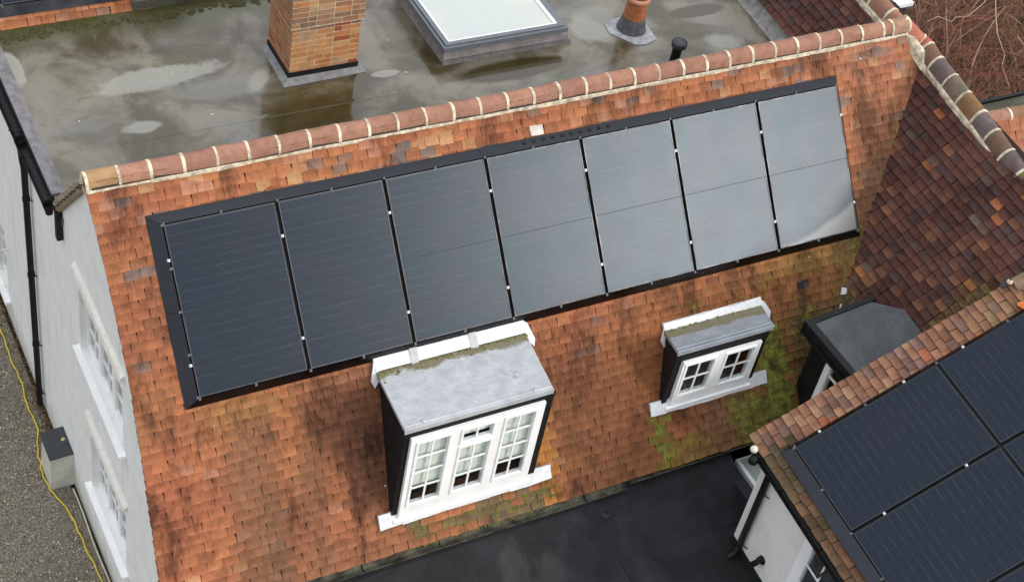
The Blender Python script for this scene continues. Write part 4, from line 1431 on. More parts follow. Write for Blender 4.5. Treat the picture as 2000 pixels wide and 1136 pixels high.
for a, b in (((CX0 - .012, CY0 - .012), (CX1 + .012, CY0 - .002)), ((CX0 - .012, CY0 - .002), (CX0 - .002, CY1)), ((CX1 + .002, CY0 - .002), (CX1 + .012, CY1))):
    fl.box((a[0], a[1], -.998), (b[0], b[1], -.885))
fl.build("base_flashing", M_BLACK, chim)
fl = MB()
o_ = [(CX0 - .10, CY0 - .12), (CX1 + .10, CY0 - .09), (CX1 + .08, CY1), (CX0 - .08, CY1)]
i_ = [(CX0 - .015, CY0 - .015), (CX1 + .015, CY0 - .015), (CX1 + .015, CY1), (CX0 - .015, CY1)]
for k in (0, 1, 3):
    k2 = (k + 1) % 4
    fl.add([(*o_[k], -.996), (*o_[k2], -.996), (*i_[k2], -.95), (*i_[k], -.95)], [(0, 1, 2, 3)])
fl.build("lead_skirt", simple("skirt_lead", (.19, .185, .185), .55, .3, 12, .3), chim)

# ------------------------------------------------------------------ solar panels
PW, PH, PITCH = 1.134, 1.722, 1.1743


def panel_parts(root, film_or_glare=False):
    """frame, two half-cell sheets; local x across, y up the slope, z outwards"""
    f = MB()
    t = .012
    for a, b in (((0, 0, -.035), (PW, t, .003)), ((0, PH - t, -.035), (PW, PH, .003)), ((0, t, -.035), (t, PH - t, .003)), ((PW - t, t, -.035), (PW, PH - t, .003))):
        f.box(a, b)
    f.build("panel_frame", M_FRAME, root)
    for a, b in ((t, PH / 2 - .003), (PH / 2 + .003, PH - t)):
        MB().box((t, a, -.012), (PW - t, b, 0)).build("cell_sheet", M_CELLGLARE if film_or_glare else M_CELL, root)  # the alternate sheet carries the painted reflection
    MB().box((t, PH / 2 - .0028, -.014), (PW - t, PH / 2 + .0028, -.004)).build("centre_joint", M_BLACK, root)


def clamp_mesh():
    mb = MB()
    mb.box((-.014, -.015, -.03), (.012, .012, .006))
    mb.lathe([(.009, .006), (.009, .013), (.0, .014)], (0, 0, 0), 10)
    return mb.mesh("clamp", M_SILVER)


CLAMP = clamp_mesh()
proto = thing("solar_panel", None, "x", "solar panel", matrix=F_MAIN.mat(0, -PH, 0))
panel_parts(proto)
MAIN_LABELS = ["leftmost solar panel of the row of seven, darkest, next to the white gable",
               "second panel from the left in the row of seven, dark blue",
               "third panel from the left of seven, above the left half of the large dormer",
               "middle panel of the row of seven, below the left end of the vent holes",
               "fifth panel from the left of seven, below the right end of the vent holes",
               "second panel from the right of the row of seven, brightest reflection",
               "rightmost solar panel of the row of seven with a pale painted reflection along its lower edge"]
EXT_LABELS = {(0, 0): "extension roof panel at the corner nearest the small dormer", (0, 1): "second lower-row extension panel, bordering the tiled eaves strip",
              (0, 2): "extension panel cut off at the bottom right corner of the photo", (1, 0): "upper-row extension panel beside the tiled verge",
              (1, 1): "upper-row extension panel cut off at the right edge, below the verge panel"}


def copy_panel(M, label, group):
    o = proto.copy()
    COL.objects.link(o)
    o.matrix_basis = M
    for ch in list(proto.children):
        c = ch.copy()
        COL.objects.link(c)
        c.parent = o
    o["label"], o["group"] = label, group
    return o


def clamps(root, spots):
    for x, y in spots:
        link("clamp", CLAMP, root, matrix=Matrix.Translation((x, y, 0)))


GRP1, GRP2, GRP3 = "solar panels in a row on the main roof", "solar panels on the extension roof", "solar panels on the far roof"
panels = []
for i in range(7):
    M = F_MAIN.mat(i * PITCH, -PH, 0)
    if i == 0:
        pn = proto
        pn["label"], pn["group"] = MAIN_LABELS[0], GRP1
        spots0 = True
    else:
        pn = copy_panel(M, MAIN_LABELS[i], GRP1)
    panels.append(pn)
for (j, k), lab in EXT_LABELS.items():
    panels.append(copy_panel(F_EXT.mat(k * PITCH, j * (PH + .035), 0), lab, GRP2))
for k in range(1):
    panels.append(copy_panel(F_REAR.mat(-.32 + k * PITCH, .29, .02), "solar panel on the far roof slope, cut off at the top left corner", GRP3))
for i, pn in enumerate(panels):
    if i < 7:
        clamps(pn, [(PW + .02, PH * .80), (PW + .02, PH * .19)] if i < 6 else [(PW + .006, PH * .80), (PW + .006, PH * .19)])
        if i == 0:
            clamps(pn, [(-.02, PH * .80), (-.02, PH * .19)])
    elif i < 12:
        clamps(pn, [(PW + .02, PH * .22), (PW + .02, PH * .78)])
        if i in (7, 10):
            clamps(pn, [(-.02, PH * .18), (-.02, PH * .78)])
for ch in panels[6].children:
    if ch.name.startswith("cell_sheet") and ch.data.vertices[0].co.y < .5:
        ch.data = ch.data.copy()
        ch.data.materials[0] = M_CELLGLARE


def flashing_kit(name, fr, u0, u1, w0, w1, m, drop, label, holes=None, nseg=7, under=True):
    """skirts that fall from the panel edges to the tiles; m = margins left, right, bottom, top"""
    root = thing(name, None, label, "flashing", matrix=fr.mat(u0, w0, 0))
    W, H = u1 - u0, w1 - w0
    ml, mr, mb_, mt = m
    zi, zo = -.012, drop
    if under:
        MB().box((.0, .0, -.05), (W, H, -.038)).build("tray", M_BLACK, root)
    A, B, C, D = (-.012, -.012), (W + .012, -.012), (W + .012, H + .012), (-.012, H + .012)
    oA, oB, oC, oD = (-ml, -mb_), (W + mr, -mb_), (W + mr, H + mt), (-ml, H + mt)

    def skirt(nm, i0, i1, q1, q0, n):
        for k in range(n):
            f0, f1 = k / n, (k + 1) / n
            g = .0015 / max(.1, math.hypot(i1[0] - i0[0], i1[1] - i0[1]))
            f0, f1 = f0 + (g if k else 0), f1 - (g if k < n - 1 else 0)
            P_ = lambda a, b, f, z: V(a[0] + (b[0] - a[0]) * f, a[1] + (b[1] - a[1]) * f, z)
            lo = [P_(q0, q1, f0, zo - .012), P_(q0, q1, f1, zo - .012), P_(i0, i1, f1, zi - .02), P_(i0, i1, f0, zi - .02)]
            hi = [P_(q0, q1, f0, zo + .004 + .0012 * (k % 2)), P_(q0, q1, f1, zo + .004 + .0012 * (k % 2)), P_(i0, i1, f1, zi + .0012 * (k % 2)), P_(i0, i1, f0, zi + .0012 * (k % 2))]
            b_ = MB()
            b_.hexa(lo + hi)
            b_.build(nm, M_DARKMET, root)
    skirt("bottom_flashing", A, B, oB, oA, nseg)
    skirt("side_flashing", B, C, oC, oB, 2)
    skirt("top_flashing", C, D, oD, oC, nseg)
    skirt("side_flashing", D, A, oA, oD, 2)
    n = nseg * 2
    for k in range(n + 1):
        x = W * k / n
        MB().box((x - .012, -.03, -.02), (x + .012, -.0005, .006)).build("clip", M_COLLAR, root)
        MB().box((x - .010, H + .0005, -.02), (x + .010, H + .026, .006)).build("clip", M_COLLAR, root)
    for k in range(5):
        y = H * k / 4
        MB().box((-.03, y - .012, -.02), (-.0005, y + .012, .006)).build("clip", M_COLLAR, root)
    if holes:
        for (x, y) in holes:
            b_ = MB()
            f = (y - H - .012) / (mt - .012)
            zz = zi + (zo - zi) * f + .006
            tilt = Matrix.Translation((x, y, zz)) @ Matrix.Rotation(math.atan2(zo - zi, mt - .012), 4, 'X')
            b_.lathe([(.0, -.0015), (.021, -.0015), (.021, .0), (.025, .0008), (.026, -.004)], (0, 0, 0), 14, 0, True, tilt)
            b_.build("vent_hole", M_BLACK, root)
    return root


W7 = 6 * PITCH + PW
vh = [(4.02 + .117 * k, PH + .075) for k in range(10)]
flashing_kit("flashing_kit", F_MAIN, 0, W7, -PH, 0, (.135, .10, .105, .115), TILE_OFF - .004, "dark metal flashing around the row of seven panels, with vent holes along the top", vh)
flashing_kit("flashing_kit", F_EXT, 0, 2 * PITCH + PW, 0, 2 * PH + .035, (.075, .1, .15, .1), -.06, "dark metal flashing around the extension roof panels", None, 3)
flashing_kit("flashing_kit", F_REAR, -.32, -.32 + 1 * PITCH + PW, .29, .29 + PH, (.15, .12, .14, .115), -.05, "dark metal flashing under the far roof panel at top left", None, 2)

# far roof slope beyond the flat roof
rear = MB().prism([F_REAR.pt(u, w, -.11) for u, w in [(-.7, 2.4), (-.7, .0), (1.95, .0), (1.95, 2.4)]], F_REAR.ez * -.03).build("far_roof", M_DECK, house)
tile_field(rear, F_REAR, 6, 0.1, 0.0, lambda w: (-.72, 2.0), lambda u, w: not (-.35 < u < 1.95 and w > .18) and w < .3, lambda u, w, r: main_colour(1.0 + .2 * u, 0.3, r), 0, off=-.055, seed=21)
MB().prism([(-.68, 4.80, -1.10), (-.68, 6.26, .66), (-.68, 7.9, -1.10)], (2.6, 0, 0)).build("far_gable", M_RENDER, house)
MB().prism([(-.72, 6.24, .84), (-.72, 6.30, .87), (-.72, 8.0, -1.05), (-.72, 7.94, -1.09)], (2.68, 0, 0)).build("far_back_slope", simple("far_slope_tiles", (.17, .075, .048), .85, .5, 9, .5), house)
MB().box((1.2, 4.75, -1.0), (9.0, 5.0, -.88)).build("far_upstand", M_FELTGREEN, house)
MB().box((XG + .02, 5.0, -5.5), (9.0, 9.0, -1.12)).build("far_block", M_RENDER, house)

fl = MB()
fr_ = random.Random(15)
for k in range(11):
    u, v = fr_.uniform(-.4, 9), fr_.uniform(-.3, 3.7)
    if not main_keep(u, -v):
        continue
    q = F_MAIN.pt(u, -v, TILE_OFF - .001)
    r_ = fr_.uniform(.005, .010)
    fl.add([q + F_MAIN.ex * (r_ * math.cos(i * 1.05) * fr_.uniform(.7, 1.2)) + F_MAIN.ey * (r_ * math.sin(i * 1.05) * fr_.uniform(.8, 1.6)) for i in range(6)], [(0, 1, 2, 3, 4, 5)])
for x, y in ((1.25, 3.45), (.0, 2.9), (1.45, 2.62), (3.95, 2.75), (4.0, 3.4)):
    r_ = fr_.uniform(.008, .014)
    fl.add([(x + r_ * math.cos(i * 1.05) * fr_.uniform(.7, 1.2), y + r_ * math.sin(i * 1.05) * fr_.uniform(.7, 1.2), -.9965) for i in range(6)], [(0, 1, 2, 3, 4, 5)])
fl.build("bird_droppings", M_LEADNEW, house, kind="stuff")

# ------------------------------------------------------------------ extension with its own tiled roof
ext = thing("extension", (5.7, -4.5, -5.5), "white rendered extension with dark solar panels on its roof at lower right", "extension")
ed = [F_EXT.pt(u, w, -.13) for u, w in [(-.44, -.30), (-.44, 3.3), (4.5, 3.3), (4.5, -.30)]]
ext_roof = MB().prism(ed[::-1], F_EXT.ez * -.04).build("extension_roof", M_DECK, ext)


def ext_keep(u, w):
    if u > -.04 and -.10 < w < 3.6:
        return False
    return True


tile_field(ext_roof, F_EXT, 37, 0.1, -.335, lambda w: (-.455, 4.0), ext_keep, ext_colour, 300, off=-.085, seed=31, lift=2.1)
# boards under the verge, the gable that faces the house, the front wall
E = F_EXT
zb = -3.68
w0 = E.pt(-.30, -.05, -.17)
wall_o = V(5.70, -3.25, 0)
mb = MB()
pa, pb = wall_o, wall_o + AL * 4.2
mb.prism([(pa.x, pa.y, -5.5), (pb.x, pb.y, -5.5), (pb.x, pb.y, -1.93), (pa.x, pa.y, -1.93)], NH * .2)
wall = mb.build("front_wall", M_RENDER, ext)
mb = MB()
qa = [wall_o + NH * .2, wall_o + NH * 3.6]
mb.prism([V(qa[0].x, qa[0].y, -5.5), V(qa[1].x, qa[1].y, -5.5), V(qa[1].x, qa[1].y, 0.02), V(qa[0].x, qa[0].y, -1.93)], AL * .15)
mb.build("side_wall", M_RENDER, ext)
mb = MB()
mb.prism([E.pt(-.43, -.30, -.135), E.pt(-.43, 3.2, -.135), E.pt(-.43, 3.2, -.30), E.pt(-.43, -.30, -.30)], AL * .03)
mb.build("bargeboard", M_BLACKWOOD, ext)
mb = MB()
mb.prism([wall_o - NH * .012 + V(0, 0, zb - .05), wall_o + AL * 4.2 - NH * .012 + V(0, 0, zb - .05), wall_o + AL * 4.2 - NH * .012 + V(0, 0, zb + .16), wall_o - NH * .012 + V(0, 0, zb + .16)], NH * .009)
mb.build("felt_upstand", M_FELT, ext)
ga, gb = E.pt(-.30, -.36, -.15), E.pt(4.0, -.36, -.15)
eg = gutter("gutter", ga, gb, NH, .055, ext)
mb = MB()
mb.prism([ga + NH * .06 + V(0, 0, -.16), gb + NH * .06 + V(0, 0, -.16), gb + NH * .06 + V(0, 0, .02), ga + NH * .06 + V(0, 0, .02)], NH * .025)
mb.build("fascia", M_BLACKWOOD, eg)
for k in range(5):
    q = E.pt(.25 + .8 * k, -.36, -.15)
    MB().tube([q - NH * .06, q + V(0, 0, -.06), q + NH * .06], .009, 6).build("gutter_bracket", M_BLACK, eg)
mb = MB()
q = E.pt(1.28, -.36, -.15)
mb.tube([q + V(0, 0, -.06), q + V(0, 0, -.10) - NH * .06, q + V(0, 0, -.16) - NH * .09], .012, 6)
mb.build("gutter_bracket", M_BLACK, eg)
pt_ = wall_o + AL * .19 - NH * .055
mb = MB()
mb.tube([V(pt_.x, pt_.y, -1.92), V(pt_.x, pt_.y, -3.56), V(pt_.x, pt_.y, -3.60) - NH * .05, V(pt_.x, pt_.y, -3.63) - NH * .11], .040, 10)
dp = mb.build("downpipe", M_BLACK, ext)
for z in (-2.5, -3.42):
    mb = MB()
    mb.lathe([(.041, -.02), (.041, .02)], (pt_.x, pt_.y, z), 10)
    mb.tube([V(pt_.x, pt_.y, z), V(pt_.x, pt_.y, z) + NH * .05 + AL * .09], .007, 5)
    mb.build("pipe_bracket", M_BLACK, dp)
# window in the front wall
M4 = Matrix(((AL.x, 0, -NH.x, 0), (AL.y, 0, -NH.y, 0), (0, 1, 0, 0), (0, 0, 0, 1)))
o4 = wall_o + AL * 1.02 - NH * .004
M4.translation = V(o4.x, o4.y, -3.22)
ew = MB().box((0, 0, .0005), (1.3, 1.12, .012), 0, M4).build("window", M_ROOM, ext)
M4b = M4 @ Matrix.Translation((0, 0, .013))
glazing(ew, M4b, 1.3, 1.12, [(.16, .60, .12, 1.02, 2, 3), (.72, 1.16, .12, 1.02, 2, 3)], .05)
MB().box((-.08, -.06, .0), (1.38, -.003, .12), 0, M4).build("sill", M_WHITE, ew)

# ridge tile set in mortar at the head of the verge
a, b = E.pt(-.40, 2.93, -.02), E.pt(-.34, 3.35, .05)
me = ridge_piece(a, b).mesh("verge_ridge_tile", M_RIDGE)
white_attr(me)
vr = link("verge_ridge_tile", me, ext)
vr.color = (.27, .185, .115, 1)
MB().lathe([(.035, 0), (.03, .025), (.0, .035)], a + V(-.02, .02, -.02), 10).build("mortar_dab", M_MORTAR, vr)
mb = MB()
mb.prism([E.pt(-.46, 2.80, -.05), E.pt(-.48, 2.92, -.02), E.pt(-.41, 2.93, .0), E.pt(-.40, 2.81, -.04)], E.ez * .012)
mb.build("lead_patch", M_SLATE, vr)
for (u, w) in ((-.12, 2.86), (-.20, 3.02)):
    mb = MB()
    mb.prism([E.pt(u - .05, w - .03, -.06), E.pt(u - .02, w - .05, -.06), E.pt(u + .05, w - .03, -.06), E.pt(u + .045, w + .03, -.06), E.pt(u - .01, w + .045, -.06)], E.ez * .025)
    mb.build("tile_fragment", M_ORANGE, None, label="bright orange broken tile piece by the lead patch on the extension roof" if u > -.15 else "bright orange broken tile piece at the right edge of the photo", cat="tile piece", group="orange tile pieces on the extension roof")

# ------------------------------------------------------------------ things on the roofs and walls
# rooflight on the flat roof
sk = thing("skylight", (5.3, 3.6, -1.0), "large flat rooflight with grey frame on the wet flat roof", "skylight")
mb = MB()
mb.hexa([(4.455, 2.77, -.998), (6.245, 2.77, -.998), (6.245, 4.33, -.998), (4.455, 4.33, -.998), (4.50, 2.86, -.80), (6.20, 2.86, -.80), (6.20, 4.24, -.80), (4.50, 4.24, -.80)])
mb.build("kerb", M_KERB, sk)
mb = MB()
for a, b in (((4.45, 2.775, -.998), (6.25, 2.78, -.93)),):
    mb.hexa([(4.44, 2.745, -.997), (6.26, 2.745, -.997), (6.26, 2.80, -.997), (4.44, 2.80, -.997), (4.45, 2.765, -.95), (6.25, 2.765, -.95), (6.25, 2.80, -.95), (4.45, 2.80, -.95)])
mb.build("kerb_fillet", simple("fillet_grey", (.13, .125, .125), .5, .3, 8, .2), sk)
fx0, fx1, fy0, fy1, fz = 4.42, 6.16, 2.735, 4.30, -.71
mb = MB()
t = .035
mb.box((fx0, fy0, fz - .085), (fx1, fy0 + t, fz - .02))
mb.box((fx0, fy1 - t, fz - .085), (fx1, fy1, fz - .02))
mb.box((fx0, fy0 + t, fz - .085), (fx0 + t, fy1 - t, fz - .02))
mb.box((fx1 - t, fy0 + t, fz - .085), (fx1, fy1 - t, fz - .02))
t2 = .04
mb.box((fx0 + t2, fy0 + t2, fz - .07), (fx1 - t2, fy0 + .10, fz))
mb.box((fx0 + t2, fy1 - .10, fz - .07), (fx1 - t2, fy1 - t2, fz))
mb.box((fx0 + t2, fy0 + .10, fz - .07), (fx0 + .10, fy1 - .10, fz))
mb.box((fx1 - .10, fy0 + .10, fz - .07), (fx1 - t2, fy1 - .10, fz))
mb.build("frame", M_KERBFRAME, sk)
mb = MB()
for a, b in (((fx0 + .102, fy0 + .102, fz - .06), (fx1 - .102, fy0 + .125, fz - .008)), ((fx0 + .102, fy1 - .125, fz - .06), (fx1 - .102, fy1 - .102, fz - .008)),
             ((fx0 + .102, fy0 + .125, fz - .06), (fx0 + .125, fy1 - .125, fz - .008)), ((fx1 - .15, fy0 + .125, fz - .06), (fx1 - .102, fy1 - .125, fz - .008))):
    mb.box(a, b)
mb.build("inner_frame", M_WHITE, sk)
mg = NT("pale_glass")
fgl = mg.noise(1.6, 5, .6)
mg.set(mg.b.inputs["Coat Weight"], 0.8)
M_PALEGLASS = mg.done(mg.mix(mg.ramp(fgl, .4, .7), (.40, .44, .42), (.47, .47, .41)), .25, .5)  # pale grey-green base colour with a coat
MB().box((fx0 + .127, fy0 + .127, fz - .05), (fx1 - .152, fy1 - .127, fz - .022)).build("glass", M_PALEGLASS, sk)
for k in range(6):
    MB().lathe([(.008, 0), (.006, .004), (0, .004)], (0, 0, 0), 8, 0, True, Matrix.Translation((fx0 + .2 + k * .27, fy0 - .001, fz - .05)) @ Matrix.Rotation(math.pi / 2, 4, 'X')).build("screw", M_BLACK, sk)

# clay flue terminal with cowl
fp = thing("flue_terminal", (7.2, 2.82, -1.0), "terracotta flue pot with grey collar standing on the flat roof", "flue pot")
bx, by = 7.2, 2.82
MB().lathe([(.20, .0), (.195, .02), (.15, .20), (.148, .21)], (bx, by, -1.0), 28).build("collar", M_COLLAR, fp)
MB().lathe([(.145, .18), (.135, .42), (.133, .47)], (bx, by, -1.0), 28).build("pot", M_TERRA, fp)
MB().lathe([(.134, .455), (.155, .465), (.158, .50), (.15, .525), (.13, .53)], (bx, by, -1.0), 28).build("rim", M_TERRA_PALE, fp)
MB().lathe([(.12, .52), (.15, .545), (.165, .60), (.15, .66), (.08, .70), (.0, .71)], (bx, by, -1.0), 28).build("cowl", M_COWL, fp)
mb = MB()
mb.prism([(bx - .30, by + .18, -.998), (bx - .34, by - .02, -.998), (bx - .12, by - .33, -.998), (bx + .02, by - .36, -.998), (bx + .22, by - .30, -.998), (bx + .25, by + .1, -.998), (bx + .1, by + .3, -.998)], (0, 0, .012))
mb.build("flashing_patch", simple("patch_lead", (.31, .31, .33), .5, .3, 10, .3), fp)
# low kerb to the right of the flue
lk = MB()
lk.hexa([(7.75, 3.55, -.998), (8.75, 3.5, -.998), (8.75, 4.4, -.998), (7.75, 4.4, -.998), (7.8, 3.62, -.80), (8.7, 3.57, -.80), (8.7, 4.4, -.80), (7.8, 4.4, -.80)])
lk.build("roof_kerb", M_KERB, None, label="grey felt kerb at the top edge of the flat roof, right of the flue pot", cat="roof kerb")
# small black vent pipe
vp = thing("vent_pipe", (7.36, 2.0, -1.0), "small black capped vent pipe just behind the ridge tiles", "vent pipe")
MB().lathe([(.062, 0), (.062, .25), (.066, .25), (.066, .28), (.062, .28), (.062, .31)], (7.36, 2.0, -1.0), 20).build("pipe", M_BLACK, vp)
MB().lathe([(.05, .28), (.098, .285), (.10, .30), (.10, .34), (.094, .36), (.0, .365)], (7.37, 2.0, -1.0), 20).build("cap", simple("cap_black", (.03, .033, .036), .45, .2), vp)
# slipped lead bits in the valley
for (u, w, s_, lab) in ((9.00, -.98, .05, "pale broken lead flake high in the roof valley"), (8.95, -1.10, .055, "pale square lead flake below another in the roof valley"), (7.90, -2.42, .05, "small pale lead flake low in the mossy roof valley"), (7.84, -2.62, .055, "triangular white lead flake at the foot of the roof valley")):
    mb = MB()
    q = [(u - s_, w - s_ * .7), (u + s_ * .8, w - s_), (u + s_, w + s_ * .5), (u - s_ * .3, w + s_)]
    mb.prism([F_MAIN.pt(a_, b_, -.085) for a_, b_ in q], F_MAIN.ez * .012)
    mb.build("lead_flake", M_LEADNEW, None, label=lab, cat="lead flake", group="lead flakes in the roof valley")
# rooflight at the foot of the main slope, in the felt roof
rl = thing("felt_rooflight", (6.6, -2.55, FZ), "white-framed rooflight in a dark kerb between the eaves and the extension", "skylight")
mb = MB()
for a, b in (((6.00, -3.2, FZ + .001), (6.14, -2.18, FZ + .33)), ((6.14, -2.30, FZ + .001), (7.4, -2.18, FZ + .33))):
    mb.box(a, b)
mb.build("kerb", simple("kerb_bluegrey", (.014, .0155, .019), .7, .2, 6, .1), rl)
mb = MB()
mb.box((6.22, -3.2, FZ + .22), (6.27, -2.36, FZ + .30))
mb.box((6.27, -2.41, FZ + .22), (7.4, -2.365, FZ + .30))
mb.build("frame", M_WHITE, rl)
MB().box((6.142, -3.2, FZ + .10), (7.4, -2.302, FZ + .12)).build("glass_bed", M_ROOM, rl)
MB().box((6.272, -3.2, FZ + .24), (7.4, -2.412, FZ + .26)).build("glass", M_PALEGLASS, rl)
# lamp on the extension wall
lp = wall_o + AL * .545
lamp = thing("wall_lamp", (lp.x, lp.y, -3.28), "small black spotlight on the white extension wall", "wall lamp")
lm_ = Matrix(((AL.x, 0, -NH.x, lp.x), (AL.y, 0, -NH.y, lp.y), (0, 1, 0, -3.28), (0, 0, 0, 1)))
MB().lathe([(.055, .0), (.055, .02), (.04, .03), (.0, .03)], (0, 0, 0), 16, 0, True, lm_).build("base_plate", M_BLACK, lamp)
q0 = V(lp.x, lp.y, -3.28) - NH * .06
MB().tube([q0 + NH * .04, q0], .014, 8).tube([q0 + V(0, 0, .05) + NH * .01, q0 + V(0, 0, -.01) - NH * .01, q0 + V(0, 0, -.09) - NH * .04 - AL * .03], [.030, .034, .037], 14).build("spot_head", M_BLACK, lamp)
# globe on a bracket at the gutter corner
gq = E.pt(-.24, -.40, -.06)
gl = thing("globe_lamp", gq, "small pale globe on a black bracket at the extension gutter corner", "globe")
MB().lathe([(.001, -.045), (.026, -.037), (.041, -.018), (.045, 0), (.041, .018), (.026, .037), (.001, .045)], gq + V(0, 0, .05), 16).build("globe", M_GLOBE, gl)
MB().lathe([(.0, .02), (.03, .02), (.052, -.03), (.055, -.07), (.03, -.09), (.0, -.09)], gq + AL * .05 + V(0, 0, -.03), 14).build("bracket", M_BLACK, gl)

# boxed plinth at the foot of the gable downpipe
bp = thing("wall_box", (-.76, 1.68, -5.5), "cream box with dark slate lid at the foot of the gable downpipe", "wall box")
MB().hexa([(-.90, 1.46, -5.5), (XG - .002, 1.46, -5.5), (XG - .002, 1.90, -5.5), (-.90, 1.90, -5.5), (-.87, 1.48, -4.935), (XG - .002, 1.48, -4.935), (XG - .002, 1.88, -4.935), (-.87, 1.88, -4.935)]).build("casing", simple("cream_render", (.52, .50, .43), .8, .15, 5, .3), bp)
MB().hexa([(-.895, 1.455, -4.933), (XG - .004, 1.455, -4.915), (XG - .004, 1.905, -4.915), (-.895, 1.905, -4.933), (-.895, 1.455, -4.913), (XG - .004, 1.455, -4.893), (XG - .004, 1.905, -4.893), (-.895, 1.905, -4.913)]).build("slate_lid", M_SLATE, bp)
MB().prism([(-.69, 1.70, -4.905), (-.66, 1.68, -4.905), (-.63, 1.71, -4.902), (-.66, 1.74, -4.902)], (0, 0, .008)).build("leaf", simple("yellow_leaf", (.55, .48, .18), .8), bp)
# cables on the gravel
yc = [(-.80, 4.9), (-.775, 4.32), (-.80, 3.85), (-.775, 3.35), (-.80, 2.9), (-.80, 2.43), (-.90, 2.0), (-.925, 1.75), (-.92, 1.45), (-.80, 1.15), (-.765, .6), (-.735, .1), (-.73, -.5), (-.71, -1.6)]
pts = []
for i in range(len(yc) - 1):
    for k in range(4):
        f = k / 4
        a, b = yc[i], yc[i + 1]
        pts.append((a[0] + (b[0] - a[0]) * f + .012 * math.sin(i * 4 + k * 1.7), a[1] + (b[1] - a[1]) * f, -5.474))
MB().tube(pts, .0095, 6).build("yellow_cable", M_YELLOW, None, label="thin yellow cable lying on the gravel along the gable wall", cat="cable")
pts2 = [(XG - .055 + .006 * math.sin(k), 1.35 - k * .2, -5.44) for k in range(16)]
MB().tube(pts2, .013, 6).build("pale_cable", M_PALE, None, label="pale hose along the wall base beside the yellow cable", cat="hose")
mb = MB()
for k in range(260):
    x, y = -.63 - abs(random.gauss(0, .05)), random.choice([random.uniform(2.4, 4.8), random.uniform(2.2, 3.2)])
    a = random.uniform(0, 6.28)
    s_ = random.uniform(.012, .03)
    mb.add([(x + s_ * math.cos(a), y + s_ * math.sin(a), -5.485 + random.uniform(0, .02)), (x + s_ * .6 * math.cos(a + 1.9), y + s_ * .6 * math.sin(a + 1.9), -5.47), (x - s_ * math.cos(a), y - s_ * math.sin(a), -5.48), (x + s_ * .6 * math.cos(a - 1.9), y + s_ * .6 * math.sin(a - 1.9), -5.475)], [(0, 1, 2, 3)])
mb.build("fallen_leaves", M_LEAF, None, label="dry brown leaves gathered along the foot of the gable wall", cat="leaves", kind="stuff")

# ------------------------------------------------------------------ beyond the ridge: white flat top and bare shrubs
ob = thing("outbuilding", (11.9, 3.2, -5.5), "white flat top with dark side just beyond the ridge corner", "outbuilding")
MB().box((11.0, 2.38, -1.6), (11.54, 6.0, -1.06)).box((11.02, 2.40, -5.5), (11.5, 6.0, -1.602)).build("dark_side", simple("bluegrey_paint", (.035, .042, .055), .5, .2), ob)
MB().box((10.9, 2.33, -1.058), (11.58, 6.0, -1.0)).build("white_top", simple("offwhite", (.72, .75, .78), .4, .1, 5, .1), ob)


def shrub_mesh(seed, n=300, H=1.9, spread=1.0):
    r = random.Random(seed)
    vs, fs, ms = [], [], []

    def strand(p, d, L, rad, seg, mi, curl):
        step = L / seg
        ring0 = None
        for k in range(seg + 1):
            t = d.normalized()
            s1 = t.orthogonal().normalized()
            s2 = t.cross(s1)
            rr = rad * (1 - .75 * k / seg)
            b = len(vs)
            for q in range(3):
                a = 2.094 * q
                vs.append(tuple(p + (s1 * math.cos(a) + s2 * math.sin(a)) * rr))
            if ring0 is not None:
                for q in range(3):
                    fs.append((ring0 + q, ring0 + (q + 1) % 3, b + (q + 1) % 3, b + q))
                    ms.append(mi)
            ring0 = b
            path.append((p.copy(), d.copy()))
            p = p + t * step
            d = d + V(r.gauss(0, curl), r.gauss(0, curl), r.gauss(0, curl) - .05)
            d.normalize()
    path = []
    stems = []
    for i in range(16):
        path = []
        a = r.uniform(0, 6.28)
        strand(V(r.gauss(0, .18), r.gauss(0, .18), 0), V(math.cos(a) * .6, math.sin(a) * .6, 1.1), H * r.uniform(.7, 1.1), .019, 7, 2 if r.random() < .3 else 1, .16)
        stems += path
    for i in range(n):
        p, d = stems[r.randrange(len(stems))]
        path = []
        dd = d * .4 + V(r.gauss(0, .7), r.gauss(0, .7), r.gauss(.15, .45))
        strand(p, dd, r.uniform(.3, .95) * spread, r.uniform(.0035, .007), 5, 0 if r.random() < .65 else 1, .28)
        if i % 2 == 0:
            stems += path[1:4]
    me = bpy.data.meshes.new("twigs")
    me.from_pydata(vs, [], fs)
    for m in (M_TWIG, M_TWIG2, M_BRANCH):
        me.materials.append(m)
    me.polygons.foreach_set("material_index", ms)
    me.update()
    return me


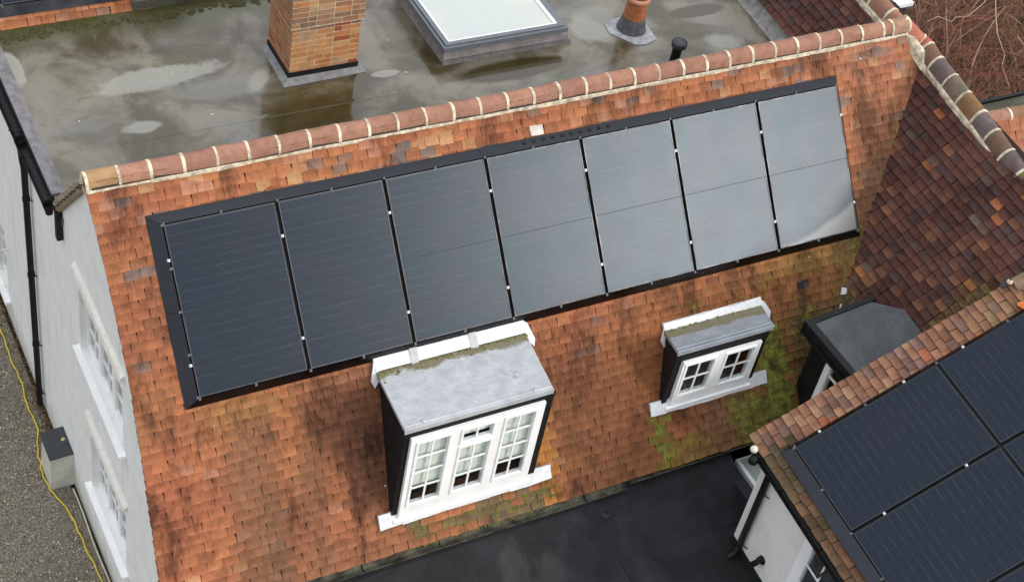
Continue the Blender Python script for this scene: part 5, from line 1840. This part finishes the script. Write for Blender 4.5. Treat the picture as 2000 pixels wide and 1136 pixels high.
SHR = [shrub_mesh(40 + k) for k in range(4)]
sr = random.Random(5)
for gx in range(9):
    for gy in range(8):
        x, y = 13.0 + gx * 1.05 + sr.uniform(-.35, .35), 1.2 + gy * 1.05 + sr.uniform(-.35, .35)
        top = V(x, y, -4.4)
        if in_frame(top, .12) is None:
            continue
        if sr.random() < .06:
            continue
        s_ = sr.uniform(.75, 1.15)
        M = Matrix.Translation((x, y, -5.56)) @ Matrix.Rotation(sr.uniform(0, 6.28), 4, 'Z') @ Matrix.Diagonal((s_, s_, s_ * sr.uniform(.7, 1.0), 1))
        link("bare_shrub", SHR[sr.randrange(4)], None, matrix=M, label="leafless red-brown shrub in the tangle beyond the ridge tiles", cat="shrub", group="bare shrubs beyond the roof")
# long pale canes arching over the tangle
mb = MB()
for path in ([(17.6, 6.9, -3.6), (17.2, 6.2, -3.4), (16.9, 5.7, -3.5), (16.4, 5.1, -3.7), (15.8, 4.9, -3.9), (15.2, 5.1, -3.9)],
             [(18.9, 5.2, -3.8), (18.0, 5.3, -3.6), (17.2, 5.6, -3.5), (16.6, 5.5, -3.6)],
             [(16.9, 5.7, -3.5), (16.2, 4.3, -3.9), (16.0, 3.6, -4.3)],
             [(18.0, 4.2, -3.9), (17.4, 4.4, -3.7), (16.9, 4.2, -3.9), (16.5, 3.8, -4.2)]):
    q = [Vector(path[0])]
    for a, b in zip(path[:-1], path[1:]):
        for f in (.33, .66, 1.0):
            q.append(Vector(a).lerp(Vector(b), f) + V(sr.gauss(0, .05), sr.gauss(0, .05), sr.gauss(0, .04)))
    mb.tube(q, [.014 - .008 * i / len(q) for i in range(len(q))], 5)
mb.build("arching_cane", M_BRANCH, None, label="long pale canes arching over the red-brown tangle", cat="branch")
# ivy and grass among the shrubs
mb = MB()
gr = random.Random(9)
for k in range(2600):
    x, y = gr.uniform(13.5, 20.5), gr.uniform(1.5, 8.5)
    if mnoise.noise(Vector((x * .8, y * .8, 3))) < .12:
        continue
    a = gr.uniform(0, 6.28)
    h = gr.uniform(.12, .4)
    q = V(x, y, -5.56)
    d = V(math.cos(a), math.sin(a), 0)
    mb.add([q - d * .02, q + d * .02, q + d * .02 + V(gr.gauss(0, .08), gr.gauss(0, .08), h)], [(0, 1, 2)])
mb.build("rough_grass", simple("grass_green", (.075, .095, .025), .9, .5, 2, 0), None, label="rough green grass showing through the bare shrubs", cat="grass", kind="stuff")

for o in bpy.data.objects:
    if "_world" in o:
        del o["_world"]
